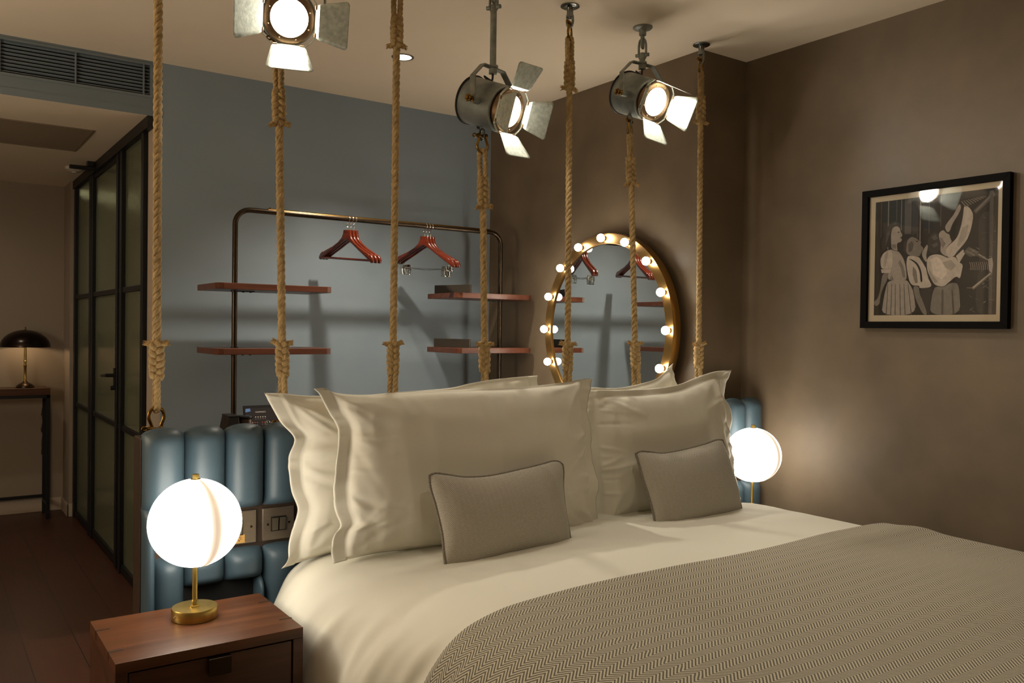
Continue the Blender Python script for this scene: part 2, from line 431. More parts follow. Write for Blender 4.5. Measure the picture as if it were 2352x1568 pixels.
def add_channel(x0, x1, z0, z1, top):
    c = obj('padded_channel', channel(x0, x1, z0, z1, top), M_leather, hb, o0, ang=80)
    if top:
        bm = BM(); w = x1-x0
        for k in range(15):
            a = -0.85+1.7*(k+.5)/15; x = (x0+x1)/2+a*w/2
            zt = z1-.024*(1-math.sqrt(max(0, 1-a*a*.96)))
            pr = (1-abs(a)**2.6)**.55
            box(bm, (x, 2.536-.007-.05*pr*.46, zt-.0052), (.0034, .0022, .0016))
        obj('stitching', bm, M_stitch, c, o0, False)
SZ0, SZ1 = .697, .812      # the recessed switch strip between upper and lower rows
for k in range(NCH):
    x0 = HB0+k*CW; x1 = x0+CW
    if k == 0:
        add_channel(x0, x1, SZ1+.02, 1.062, True)
        add_channel(x0, x0+.034, .30, SZ1+.03, False)
        add_channel(x0+.03, x1, .30, SZ0, False)
        continue
    add_channel(x0, x1, SZ1, 1.062, True)
    lo = .30
    if k in (1, 2): lo = .602
    add_channel(x0, x1, lo, SZ0, False)
# strip and cut-out linings
bm = BM(); box2(bm, (.552, 2.524, SZ0-.01), (HB1-.04, 2.536, SZ1+.012)); obj('switch_rail', bm, M_board, hb, o0, False)
bm = BM(); box2(bm, (HB0+CW, 2.53, .50), (HB0+3*CW-.02, 2.536, .61)); obj('socket_recess', bm, M_void, hb, o0, False)
add_channel(HB0+3*CW-.026, HB0+3*CW, .30, .61, False)
def plate(x0, x1, rockers, sticker=False):
    z0, z1 = .705, .804
    bm = BM(); box2(bm, (x0, 2.516, z0), (x1, 2.526, z1)); p = obj('switch_plate', bm, M_steelplate, hb, o0, False, .0025)
    xc = (x0+x1)/2; zc = (z0+z1)/2
    for dx in rockers:
        bm = BM(); box2(bm, (xc+dx-.012, 2.5145, zc-.022), (xc+dx+.012, 2.517, zc+.022)); obj('rocker_surround', bm, M_blackpaint, p, o0, False)
        bm = BM(); box(bm, (xc+dx, 2.5135, zc), (.019, .008, .038), Euler((math.radians(5), 0, 0)).to_matrix()); obj('rocker', bm, M_rocker, p, o0, False, .001)
    for sx in (-1, 1):
        bm = BM(); cyl(bm, (xc+sx*.033, 2.5145, zc), (xc+sx*.033, 2.517, zc), .0036, 14); obj('screw', bm, M_bronze, p, o0)
    if sticker:
        xs, zs = xc+rockers[0]+.0005, z0+.0165
        bm = BM(); box2(bm, (xs-.017, 2.5148, zs-.012), (xs+.017, 2.5161, zs+.012)); obj('light_sticker', bm, M_sticker, p, o0, False)
        bm = BM()
        # bulb outline with rays
        tube(bm, [(xs+.0042*math.cos(a), 2.5144, zs+.0012+.0042*math.sin(a)) for a in [PI*1.7+k*PI*1.6/14-PI*.0 for k in range(15)]], .0005, 5)
        box(bm, (xs, 2.5144, zs-.0048), (.0036, .0006, .0024))
        for k in range(7):
            a = -PI*.1+k*PI*1.2/6; b = .0062; c2 = .0088
            tube(bm, [(xs+b*math.cos(a), 2.5144, zs+.0012+b*math.sin(a)), (xs+c2*math.cos(a), 2.5144, zs+.0012+c2*math.sin(a))], .0005, 5)
        obj('bulb_symbol', bm, M_ink, p, o0, False)
plate(.742, .840, (-.004,), True)
plate(.857, .957, (-.0115, .0115))

# ------------------------------------------------------------------ bed
bed = thing('bed', 'wide hotel bed made up in white under the hanging blue headboard', 'bed', (1.77, 1.45, 0))
bm = BM(); box2(bm, (1.03, .50, .06), (2.58, 2.42, .30)); obj('base', bm, M_cush, bed, bed.location, False, .01)
bm = BM(); box2(bm, (1.03, .60, .30), (2.58, 2.42, .57)); obj('mattress', bm, M_sheet, bed, bed.location, True, .03)
for x in (1.1, 2.5):
    for y in (.55, 2.32):
        bm = BM(); cyl(bm, (x, y, 0), (x, y, .06), .03); obj('leg', bm, M_blackpaint, bed, bed.location)

LPROF = [(1.42, .701), (1.29, .697), (1.16, .688), (1.10, .679), (1.04, .664), (1.0, .647), (.962, .621), (.93, .581), (.905, .525), (.888, .45), (.876, .35), (.868, .22)]
RPROF = [(2.40, .704), (2.55, .703), (2.63, .700), (2.68, .690), (2.72, .668), (2.75, .63), (2.768, .56), (2.776, .45), (2.78, .22)]
PROF = [V((x, z, 0)) for x, z in LPROF[::-1]]+[V((1.8, .708, 0))]+[V((x, z, 0)) for x, z in RPROF]
PS = spline(PROF, 260)
def bedpoint(s, y):
    """point on the made-up bed: s along the cross section from left hem to right hem, y along the bed"""
    k = s*(len(PS)-1); i = min(int(k), len(PS)-2); p = PS[i].lerp(PS[i+1], k-i)
    x, z = p.x, p.y
    head = ease((y-1.7)/.5)
    if x < 1.35: x -= .058*head*ease((1.35-x)/.4)
    if x > 2.55: x -= .035*head*ease((x-2.55)/.2)
    drop = max(0, .70-z)
    nz = noise.noise(V((x*2.2, y*2.2, .3)))*.007+noise.noise(V((x*5+y*2, y*4, 4.)))*.0022
    z += nz*max(0, 1-drop*3)
    if drop > .012:
        a = ease((drop-.012)/.13)
        yy = y-.35*drop
        w = math.sin(yy*15+2.5*noise.noise(V((yy*2.2, x, 1.7))))*.008+noise.noise(V((yy*11, drop*2.5, 9)))*.016+.020*(.3-abs(noise.noise(V((yy*9, drop*1.2, 4)))))+.009*(.3-abs(noise.noise(V((yy*21, drop*2, 8)))))
        x += (-1 if x < 1.7 else 1)*w*a
    if y > 1.7: z += .006*ease((y-1.75)/.2)*(.3-abs(noise.noise(V((x*9+y*5, y*6-x*2, 2.)))))*max(0, 1-drop*4)
    if y > 1.95 and x < 1.2: x = max(x, .826+.02*ease((z-.60)/.06)*0)
    # soft creases where the pillows press in
    z -= .010*math.exp(-((y-2.22)/.05)**2)*max(0, 1-drop*6)
    return V((x, y, z))
def duv(u, v):
    y = lerp(.44, 2.435, v); p = bedpoint(u, y)
    if y < .6: p.z -= .12*ease((.6-y)/.16)
    return p
bm = BM(); grid(bm, duv, 200, 170)
du = obj('duvet', bm, M_sheet, ang=180)
so = du.modifiers.new('thick', 'SOLIDIFY'); so.thickness = .012; so.offset = -1
tag(du, 'smooth white cotton duvet tucked over the bed', 'duvet')

# throw over the foot half of the bed
def thr(u, v):
    s = lerp(.0, 1., u)
    edge = 1.612+.012*math.sin(u*9)+.010*noise.noise(V((u*5, 1, 1)))
    y = lerp(edge, .30, v)
    p = bedpoint(s, max(y, .44)); p.y = y
    if y < .6: p.z -= .12*ease((.6-y)/.16)
    # outward offset: up on top, sideways on the drops
    up = ease((p.z-.55)/.12)
    o = .011
    p.z += o*up; p.x += (-1 if p.x < 1.75 else 1)*o*(1-up*.7)*(1 if (p.x < 1.2 or p.x > 2.5) else 0)
    # a soft ridge just inside the edge and a raised right corner
    d = 1.612-y
    p.z += .010*math.exp(-((d-.10)/.06)**2)*ease((p.x-1.9)/.6)
    p.z += .006*math.sin(p.x*5+y*3)*ease(d/.2)*ease((p.x-1.2)/.3)*ease((2.7-p.x)/.2)
    if p.x > 2.6: p.x += .03*ease((p.x-2.6)/.1)
    return p
arc = [0]
for a, b in zip(PS, PS[1:]): arc.append(arc[-1]+(b-a).length)
bm = BM(); grid(bm, thr, 220, 110, uvf=lambda u, v: (u*arc[-1], v*1.31))
th = obj('throw_blanket', bm, M_throw, ang=180)
so = th.modifiers.new('thick', 'SOLIDIFY'); so.thickness = .008; so.offset = 1
tag(th, 'grey and cream herringbone wool throw spread over the foot of the bed', 'blanket')

# ------------------------------------------------------------------ pillows: outlines are (x, z) on a leaning plane
PIL_FL=dict(pl={'Yb': 2.25,'z0': 0.7,'k': 0.14,'m': -0.05,'X0': 1.4},
 top=[(0.939,1.172),(0.975,1.174),(1.014,1.16),(1.088,1.152),(1.186,1.153),(1.334,1.157),(1.491,1.158),(1.658,1.161),(1.818,1.171),(1.903,1.182),(1.945,1.181)],
 right=[(1.945,1.181),(1.918,1.104),(1.922,1.042),(1.93,0.927),(1.931,0.838),(1.928,0.773),(1.939,0.712),(1.952,0.665)],
 bottom=[(0.978,0.678),(1.024,0.683),(1.14,0.69),(1.326,0.681),(1.536,0.672),(1.809,0.669),(1.952,0.665)],
 left=[(0.939,1.172),(0.958,1.154),(0.98,1.112),(1.01,1.067),(1.011,1.029),(0.998,0.96),(0.988,0.891),(0.993,0.828),(1.005,0.783),(0.983,0.758),(0.973,0.718),(0.978,0.678)])
PIL_BL=dict(pl={'Yb': 2.385,'z0': 0.7,'k': 0.09,'m': -0.02,'X0': 1.2},
 top=[(0.834,1.158),(0.887,1.155),(0.939,1.148),(1.007,1.144),(1.119,1.141),(1.245,1.147),(1.442,1.155),(1.522,1.168),(1.606,1.179),(1.734,1.187),(1.809,1.19)],
 right=[(1.809,1.19),(1.803,1.147),(1.795,1.071),(1.798,0.98),(1.801,0.888),(1.804,0.797),(1.807,0.707),(1.811,0.639)],
 bottom=[(0.866,0.654),(0.927,0.663),(1.035,0.674),(1.222,0.663),(1.456,0.653),(1.811,0.639)],
 left=[(0.834,1.158),(0.857,1.109),(0.882,1.064),(0.909,1.033),(0.912,1.009),(0.899,0.971),(0.899,0.914),(0.905,0.873),(0.923,0.816),(0.912,0.774),(0.892,0.724),(0.882,0.673),(0.866,0.654)])
PIL_FR=dict(pl={'Yb': 2.275,'z0': 0.7,'k': 0.14,'m': 0.0,'X0': 2.2},
 top=[(1.971,1.139),(2.021,1.136),(2.2,1.134),(2.346,1.138),(2.434,1.148),(2.501,1.163),(2.625,1.191),(2.716,1.195)],
 right=[(2.716,1.195),(2.705,1.116),(2.707,1.016),(2.708,0.928),(2.706,0.796),(2.722,0.728),(2.733,0.691),(2.728,0.636)],
 bottom=[(1.934,0.652),(2.019,0.653),(2.233,0.658),(2.467,0.648),(2.728,0.636)],
 left=[(1.971,1.139),(1.957,1.086),(1.947,0.98),(1.943,0.859),(1.944,0.754),(1.934,0.652)])
PIL_BR=dict(pl={'Yb': 2.39,'z0': 0.7,'k': 0.09,'m': 0.0,'X0': 2.0},
 top=[(1.876,1.144),(1.946,1.137),(2.064,1.14),(2.182,1.134),(2.289,1.143),(2.395,1.164),(2.46,1.195),(2.516,1.226)],
 right=[(2.516,1.226),(2.503,1.184),(2.501,1.127),(2.506,1.022),(2.517,0.9),(2.527,0.761),(2.542,0.622)],
 bottom=[(1.848,0.615),(2.019,0.614),(2.257,0.621),(2.542,0.622)],
 left=[(1.876,1.144),(1.873,1.051),(1.857,0.897),(1.851,0.744),(1.848,0.615)])
PIL_CL=dict(pl={'Yb': 2.055,'z0': 0.7,'k': 0.36,'m': -0.02,'X0': 1.4},
 top=[(1.213,0.926),(1.228,0.931),(1.243,0.931),(1.277,0.924),(1.332,0.913),(1.418,0.91),(1.533,0.92),(1.615,0.929),(1.657,0.935),(1.682,0.932),(1.695,0.922)],
 right=[(1.695,0.922),(1.692,0.898),(1.68,0.859),(1.671,0.799),(1.669,0.731),(1.667,0.686)],
 bottom=[(1.222,0.682),(1.261,0.675),(1.296,0.674),(1.368,0.681),(1.478,0.69),(1.594,0.689),(1.667,0.686)],
 left=[(1.213,0.926),(1.213,0.888),(1.221,0.843),(1.227,0.77),(1.223,0.716),(1.222,0.682)])
PIL_CR=dict(pl={'Yb': 2.075,'z0': 0.7,'k': 0.4,'m': 0.0,'X0': 2.2},
 top=[(2.047,0.928),(2.074,0.933),(2.111,0.928),(2.176,0.919),(2.283,0.924),(2.398,0.936),(2.462,0.946),(2.498,0.945)],
 right=[(2.498,0.945),(2.502,0.895),(2.501,0.825),(2.502,0.758),(2.494,0.687)],
 bottom=[(2.054,0.683),(2.117,0.675),(2.184,0.673),(2.293,0.683),(2.405,0.69),(2.494,0.687)],
 left=[(2.047,0.928),(2.05,0.885),(2.052,0.839),(2.058,0.781),(2.059,0.728),(2.054,0.683)])
def coons(o, nu, nv):
    E = {k: [V((x, z, 0)) for x, z in o[k]] for k in ('top', 'right', 'bottom', 'left')}
    t, b = spline(E['top'], nu+1), spline(E['bottom'], nu+1)
    l, r = spline(E['left'], nv+1), spline(E['right'], nv+1)      # given from the top down
    l, r = l[::-1], r[::-1]
    def f(i, j):
        u, v = i/nu, j/nv
        return (b[i]*(1-v)+t[i]*v+l[j]*(1-u)+r[j]*u-(b[0]*(1-u)*(1-v)+b[-1]*u*(1-v)+t[0]*(1-u)*v+t[-1]*u*v))
    return f
def fl_x(s, W, f): return f if s == 0 else W-f
def pillow(name, o, T, seed, m, flange=.042, wr=1., nu=170, nv=120, exp=3.2, rnd=.5, uvs=False, fv=.010):
    pl = o['pl']; f = coons(o, nu, nv)
    xs = [p[0] for e in ('top', 'bottom') for p in o[e]]; W = max(xs)-min(xs)
    zs = [p[1] for e in ('left', 'right') for p in o[e]]; H = max(zs)-min(zs)
    nrm = V((pl['m'], -1, pl['k'])).normalized()
    nrm = V((pl['m'], -1, pl['k'])).normalized()
    def base(p): return V((p.x, pl['Yb']+pl['k']*(p.y-pl['z0'])+pl['m']*(p.x-pl['X0']), p.y))
    rd = random.Random(int(seed*100)); CR = []
    if flange:
        fv = fv
        for k in range(30):            # pulled creases that start at the short seams
            sx = 0 if k % 2 == 0 else 1
            y0 = rd.uniform(.04, .96)*H; an = rd.gauss(0, .38)+(.5-y0/H)*.5
            CR.append((fl_x(sx, W, flange), y0, math.cos(an)*(1 if sx == 0 else -1), math.sin(an), rd.uniform(.05, .20), rd.uniform(.005, .010), rd.uniform(.003, .0075)*(1 if rd.random() < .7 else -1), rd.uniform(-.25, .25)))
        for (cx, cy, a0) in ((.0, .0, .6), (1., .0, PI-.6), (.0, 1., -.6), (1., 1., PI+.6)):
            for q in range(4):
                an = a0+rd.gauss(0, .35)
                CR.append((fl_x(cx, W, flange), cy*H, math.cos(an), math.sin(an), rd.uniform(.10, .28), rd.uniform(.007, .014), rd.uniform(.004, .009)*(1 if rd.random() < .6 else -1), rd.uniform(-.3, .3)))
        for k in range(8):             # slack folds along the top
            x0 = rd.uniform(.1, .9)*W; an = -PI/2+rd.gauss(0, .7)
            CR.append((x0, H*.97, math.cos(an), math.sin(an), rd.uniform(.06, .16), rd.uniform(.010, .018), rd.uniform(.002, .0045), rd.uniform(-.3, .3)))
    def creases(a, b):
        s = 0.
        for x0, y0, cx, cy, L, w, A, cv in CR:
            dx, dy = a-x0, b-y0; t = dx*cx+dy*cy
            if t < -.012 or t > L: continue
            d = -dx*cy+dy*cx-cv*t*t*3; ww = w*(1+t/L*.8)
            if abs(d) > 3*ww: continue
            s += A*math.exp(-(d/ww)**2)*(1-t/L)**.8*min(1, (t+.012)/.012)
        return s
    def side(sg):
        def g(u, v):
            i, j = round(u*nu), round(v*nv); p = base(f(i, j))
            a, b = u*W, v*H
            fu = flange; fw = fv if flange else 0.; pu = (a-fu)/(W-2*fu); pv = (b-fw)/(H-2*fw)
            n = 0.
            if flange: n += .008*noise.noise(V((u*3+seed, v*6, seed)))
            if 0 < pu < 1 and 0 < pv < 1:
                q = (1-abs(2*pu-1)**exp)*(1-abs(2*pv-1)**exp)
                h = T*max(0, q)**rnd
                # wrinkles run in from the short seams and out of the corners
                dl = min(pu, 1-pu)*W
                k = math.exp(-dl/.075)
                r1 = noise.noise(V((p.x*4+seed, p.y*17+p.x*5+2*noise.noise(V((p.x*6, p.y*6, seed))), seed*2.1)))
                r1 = (1-abs(r1)*3.2)
                h += wr*.014*k*min(1, dl/.02)*r1
                dc = min(math.hypot(pu*W, pv*H), math.hypot((1-pu)*W, pv*H), math.hypot(pu*W, (1-pv)*H), math.hypot((1-pu)*W, (1-pv)*H))
                h += wr*.016*math.exp(-dc/.12)*(.5-abs(noise.noise(V((p.x*13, p.y*15, seed)))*2))*min(1, dl/.02)
                dt = min(pv, 1-pv)*H
                h += wr*.004*math.exp(-dt/.06)*noise.noise(V((p.x*22, p.y*6, seed+5)))*min(1, dt/.02)
                h += wr*.010*noise.noise(V((p.x*3.2, p.y*3.4, seed+2)))*min(1, q*1.6)
                h += wr*.0038*(.4-abs(noise.noise(V((p.x*8+p.y*3, p.y*11-p.x*4, seed+7)))))*min(1, q*3)
                if sg > 0 and CR: h += creases(a, b)*min(1, q*8)
                h = max(h, .003)
            else:
                h = .0016 if 0 < u < 1 and 0 < v < 1 else 0
                if flange:
                    dd = max(0, max(-pu*(W-2*fu), (pu-1)*(W-2*fu), (-pv*(H-2*fw))*flange/fw, ((pv-1)*(H-2*fw))*flange/fw))
                    n += wr*(dd/flange)*(.026*noise.noise(V((v*5.5, seed, u)))+.012*(.35-abs(noise.noise(V((v*13, seed, u*2)))))  if (pu <= 0 or pu >= 1) else .014*noise.noise(V((u*6, seed, 3))))
            return p+nrm*(sg*h*(1 if sg > 0 else .6)+n)
        return g
    bm = BM()
    uf = (lambda u, v: (u*W, v*H)) if uvs else None
    grid(bm, side(1), nu, nv, uvf=uf); grid(bm, side(-1), nu, nv, uvf=uf, flip=True)
    bmesh.ops.remove_doubles(bm, verts=bm.verts[:], dist=1e-5)
    return obj(name, bm, m, ang=180), base, f
P = [('pillow', PIL_BL, .062, 1.3, 'large white back pillow on the left, its flanged corner nearest the left globe lamp'),
     ('pillow', PIL_BR, .062, 5.1, 'large white back pillow on the right, its pointed corner showing before the mirror'),
     ('pillow', PIL_FL, .078, 3.7, 'large white front pillow on the left, wrinkled at its left flange'),
     ('pillow', PIL_FR, .074, 8.2, 'large white front pillow on the right, next to the right globe lamp')]
for (nm, o, T, sd, lb), fv in zip(P, (.012, .014, .008, .028)):
    p, _, _ = pillow(nm, o, T, sd, M_pillow, fv=fv)
    tag(p, lb, 'pillow', 'white pillows on the bed')
for o, T, sd, lb in ((PIL_CL, .055, 2.2, 'small grey herringbone cushion with piped edge, the left of the two'), (PIL_CR, .055, 6.4, 'small grey herringbone cushion with piped edge, the right of the two, leaning by the lamp')):
    c, base, f = pillow('cushion', o, T, sd, M_cush, 0., .35, 90, 64, 2.4, .55, True)
    tag(c, lb, 'cushion', 'grey tweed cushions')
    loop = [base(f(i, 0)) for i in range(0, 91, 2)]+[base(f(90, j)) for j in range(2, 65, 2)]+[base(f(i, 64)) for i in range(88, -1, -2)]+[base(f(0, j)) for j in range(62, 0, -2)]
    bm = BM(); tube(bm, loop, .0042, 8, closed=True); obj('piping', bm, M_pipe_f, c)

# ------------------------------------------------------------------ nightstands and globe lamps
M_globe = bpy.data.materials.new('opal_glass'); M_globe.use_nodes = True
b_ = M_globe.node_tree.nodes['Principled BSDF']; b_.inputs['Base Color'].default_value = rgb(240, 232, 220); b_.inputs['Roughness'].default_value = .25
b_.inputs['Emission Color'].default_value = (1, .91, .77, 1); b_.inputs['Emission Strength'].default_value = 9.5
M_band = bpy.data.materials.new('opal_glass_band'); M_band.use_nodes = True
b_ = M_band.node_tree.nodes['Principled BSDF']; b_.inputs['Base Color'].default_value = rgb(236, 214, 184); b_.inputs['Roughness'].default_value = .3
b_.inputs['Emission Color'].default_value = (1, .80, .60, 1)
_n = M_band.node_tree.nodes; _l = M_band.node_tree.links
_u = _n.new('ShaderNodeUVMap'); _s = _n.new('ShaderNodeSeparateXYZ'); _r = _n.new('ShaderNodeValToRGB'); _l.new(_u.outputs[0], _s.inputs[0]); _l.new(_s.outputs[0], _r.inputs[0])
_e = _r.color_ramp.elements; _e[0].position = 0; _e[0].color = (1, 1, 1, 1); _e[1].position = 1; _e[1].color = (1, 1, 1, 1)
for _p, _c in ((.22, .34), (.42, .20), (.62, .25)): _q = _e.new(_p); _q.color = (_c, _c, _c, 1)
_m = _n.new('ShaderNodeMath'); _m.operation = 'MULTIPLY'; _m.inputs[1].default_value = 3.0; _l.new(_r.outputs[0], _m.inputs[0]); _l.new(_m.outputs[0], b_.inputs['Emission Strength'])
def nightstand(x0, x1, label):
    y0, y1, z1 = 2.066, 2.402, .588
    t = thing('nightstand', label, 'bedside table', ((x0+x1)/2, (y0+y1)/2, 0), 'walnut bedside tables'); o = t.location
    th = .026
    bm = BM(); box2(bm, (x0, y0, z1-th), (x1, y1, z1)); obj('top', bm, M_walnut, t, o, False, .0015)
    bm = BM()
    for a in (x0, x1-th): box2(bm, (a, y0, .16), (a+th, y1, z1-th))
    box2(bm, (x0, y0, .14), (x1, y1, .16)); box2(bm, (x0+th, y1-.012, .16), (x1-th, y1, z1-th)); box2(bm, (x0+th, y0+.01, .35), (x1-th, y1, .37))
    obj('carcass', bm, M_walnut_dk, t, o, False, .001)
    bm = BM(); box2(bm, (x0+th+.003, y0+.004, .372), (x1-th-.003, y0+.024, z1-th-.004))
    box2(bm, (x0+th+.01, y0+.024, .376), (x1-th-.01, y1-.02, .53))
    dr = obj('drawer', bm, M_walnut_dk, t, o, False, .001)
    xc = (x0+x1)/2+.01
    bm = BM(); box2(bm, (xc-.027, y0-.010, z1-th-.008), (xc+.027, y0+.02, z1-th-.004)); box2(bm, (xc-.027, y0-.012, z1-th-.045), (xc+.027, y0-.009, z1-th-.004))
    obj('pull_tab', bm, M_bronze, dr, o, False, .001)
    for (sx, xx) in ((1, x0), (-1, x1)):
        for yy in (y0+.085, y1-.085):
            bm = BM(); a = xx; bq = xx+sx*.032
            box2(bm, (min(a, bq)-(.0005 if sx > 0 else 0), yy-.004, z1-.022), (max(a, bq)+(.0005 if sx < 0 else 0), yy+.004, z1+.0004))
            obj('corner_spline', bm, M_board, t, o, False)
    for xx in (x0+.02, x1-.02):
        for yy in (y0+.02, y1-.02):
            bm = BM(); box2(bm, (xx-.012, yy-.012, 0), (xx+.012, yy+.012, .14)); obj('leg', bm, M_blackpaint, t, o, False)
    return t
nightstand(.372, .812, 'walnut bedside table with drawer at the near left of the bed, lamp on top')
nightstand(2.80, 3.025, 'walnut bedside table between the far side of the bed and the right wall')
def globe_lamp(x, y, label):
    z0 = .5885
    t = thing('table_lamp', label, 'lamp', (x, y, z0), 'globe bedside lamps')
    bm = BM(); lathe(bm, [(.0, 0), (.0565, 0), (.0575, .002), (.0575, .0275), (.056, .030), (.0, .030)], 48); obj('base', bm, M_brass, t)
    bm = BM(); lathe(bm, [(.014, .030), (.0135, .033), (.009, .034), (.009, .044), (.0075, .046), (.0065, .05), (.0065, .36), (.0, .36)], 24); obj('stem', bm, M_brass, t)
    R = .1165; zc = .247
    prof = []
    for k in range(0, 37):
        a = -PI/2+.30+(PI-.36)*k/36
        prof.append((R*math.cos(a), zc+R*math.sin(a)*(.99 if a > 0 else .96)))
    prof = [(.0, prof[0][1])]+prof+[(.0, prof[-1][1])]
    bm = BM(); lathe(bm, prof, 56, cap=False); g = obj('globe', bm, M_globe, t, ang=60)
    # thin strip laid over the globe from pole to pole, emission weakest mid-width
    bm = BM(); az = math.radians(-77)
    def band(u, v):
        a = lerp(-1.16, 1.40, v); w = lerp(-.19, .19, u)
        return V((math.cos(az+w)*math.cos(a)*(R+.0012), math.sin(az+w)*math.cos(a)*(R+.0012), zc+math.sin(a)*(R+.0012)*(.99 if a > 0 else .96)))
    grid(bm, band, 12, 30, uvf=lambda u, v: (u, v)); obj('globe_band', bm, M_band, g)
    bm = BM(); lathe(bm, [(.0, .357), (.013, .357), (.013, .3625), (.0085, .3635), (.0085, .375), (.0, .376)], 24); obj('finial', bm, M_brass, t)
    for a in (200, 20):
        bm = BM(); q = V((math.cos(math.radians(a)), math.sin(math.radians(a)), 0)); cyl(bm, q*.057+V((0, 0, .015)), q*.0605+V((0, 0, .015)), .0022, 10); obj('grub_screw', bm, M_chrome, t)
    return t
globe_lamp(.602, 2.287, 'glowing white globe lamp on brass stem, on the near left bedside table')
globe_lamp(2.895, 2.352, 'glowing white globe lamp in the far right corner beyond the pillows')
# ------------------------------------------------------------------ ropes
def strands(bm, pts, R, pitch, n=3, seg=7, ph0=0., taper=None):
    """n helical strands laid round a path"""
    P = [V(p) for p in pts]; L = [0]
    for a, b in zip(P, P[1:]): L.append(L[-1]+(b-a).length)
    N = max(8, int(L[-1]/pitch*13)); Q = []; j = 0
    for k in range(N+1):
        s = L[-1]*k/N
        while j < len(L)-2 and L[j+1] < s: j += 1
        Q.append(P[j].lerp(P[j+1], (s-L[j])/max(1e-9, L[j+1]-L[j])))
    T, Nn, B = frames(Q); sr = R*.56
    for i in range(n):
        pp = []
        for k, q in enumerate(Q):
            a = 2*PI*(L[-1]*k/N)/pitch+2*PI*i/n+ph0
            pp.append(q+(Nn[k]*math.cos(a)+B[k]*math.sin(a))*(R-sr)*1.05)
        tube(bm, pp, sr, seg)
def shackle(name, root, off, pin, up, ang):
    """bow shackle; pin = centre of its pin, up = +1 when the bow stands above the pin"""
    rt = Matrix.Rotation(ang, 3, 'Z'); q = V(pin)
    def W(x, z, y=0): return q+rt @ V((x, y, 0))+V((0, 0, z*up))
    pts = [(-.0135, -.004), (-.0135, .010), (-.0195, .026), (-.0215, .038), (-.017, .052), (-.0085, .0600), (0, .0620)]
    pts = pts+[(-x, z) for x, z in pts[-2::-1]]
    bm = BM(); tube(bm, [W(x, z) for x, z in [(p.x, p.y) for p in spline([(x, z, 0) for x, z in pts], 32)]], .0048, 10)
    for s in (-1, 1):
        cyl(bm, W(s*.0175, 0), W(s*.0095, 0), .0085, 16)
    sh = obj(name, bm, M_shack, root, off)
    bm = BM(); cyl(bm, W(-.025, 0), W(.0205, 0), .0044, 12); cyl(bm, W(-.0215, 0), W(-.0180, 0), .0072, 14)
    ring = [W(-.033+.0075*math.cos(2*PI*k/16), .0055*math.sin(2*PI*k/16)+.001) for k in range(16)]
    tube(bm, ring, .0026, 8, closed=True)
    obj('shackle_pin', bm, M_shack, sh, off)
def splice(root, off, knot, eye, ang, seed):
    """eye splice: plaited from the tucked ends to the two legs of an eye round the shackle"""
    k, e = V(knot), V(eye); d = (e-k); L = d.length; d.normalize()
    rt = Matrix.Rotation(ang, 3, 'Z'); ex, ey = rt @ V((1, 0, 0)), rt @ V((0, 1, 0))
    bx, by = V((.94, -.34, 0)), V((.34, .94, 0))
    bm = BM(); nb = .52*L
    for i in range(3):
        pp = []
        for q in range(46):
            s = q/45; t = 2*PI*(s*1.7)+2*PI*i/3; w = .85+.15*math.sin(PI*s)
            pp.append(k+d*(s*nb)+bx*(.0135*w*math.sin(t))+by*(.0070*math.sin(2*t)))
        tube(bm, pp, .0098, 9)
    # eye: two legs meeting in a loop
    g = .0112; a = k+d*(nb-.012); m = L-nb+.012
    loop = [a+ex*-.008, a+ex*-g*.95+d*(m*.35), a+ex*-g+d*(m*.72), a+ex*-g*.9+d*(m*.90), a+d*(m-.003)]
    loop += [a+ex*g*.9+d*(m*.90), a+ex*g+d*(m*.72), a+ex*g*.95+d*(m*.35), a+ex*.008]
    strands(bm, spline(loop, 60), .0098, .046)
    sp = obj('eye_splice', bm, M_rope, root, off, ang=180)
    rnd = random.Random(seed)
    for sx in (-1, 1):
        bm = BM(); o = k+d*.006+bx*(sx*.008); dr = (bx*sx*1.0-d*rnd.uniform(.1, .6)+by*rnd.uniform(-.6, .1)).normalized()
        tube(bm, [o, o+dr*.008, o+dr*.016, o+dr*.022], [.0075, .0088, .0092, .006], 9)
        for f in range(16):
            a = rnd.uniform(0, 2*PI); T = dr.cross(V((0, 0, 1))).normalized(); B = dr.cross(T)
            r0 = (T*math.cos(a)+B*math.sin(a))*rnd.uniform(.002, .0075)
            tube(bm, [o+dr*.014+r0, o+dr*.022+r0*1.15, o+dr*rnd.uniform(.025, .031)+r0*1.4+V((0, 0, -.002))], [.0018, .0015, .0006], 5)
        obj('frayed_end', bm, M_fray, sp, off)
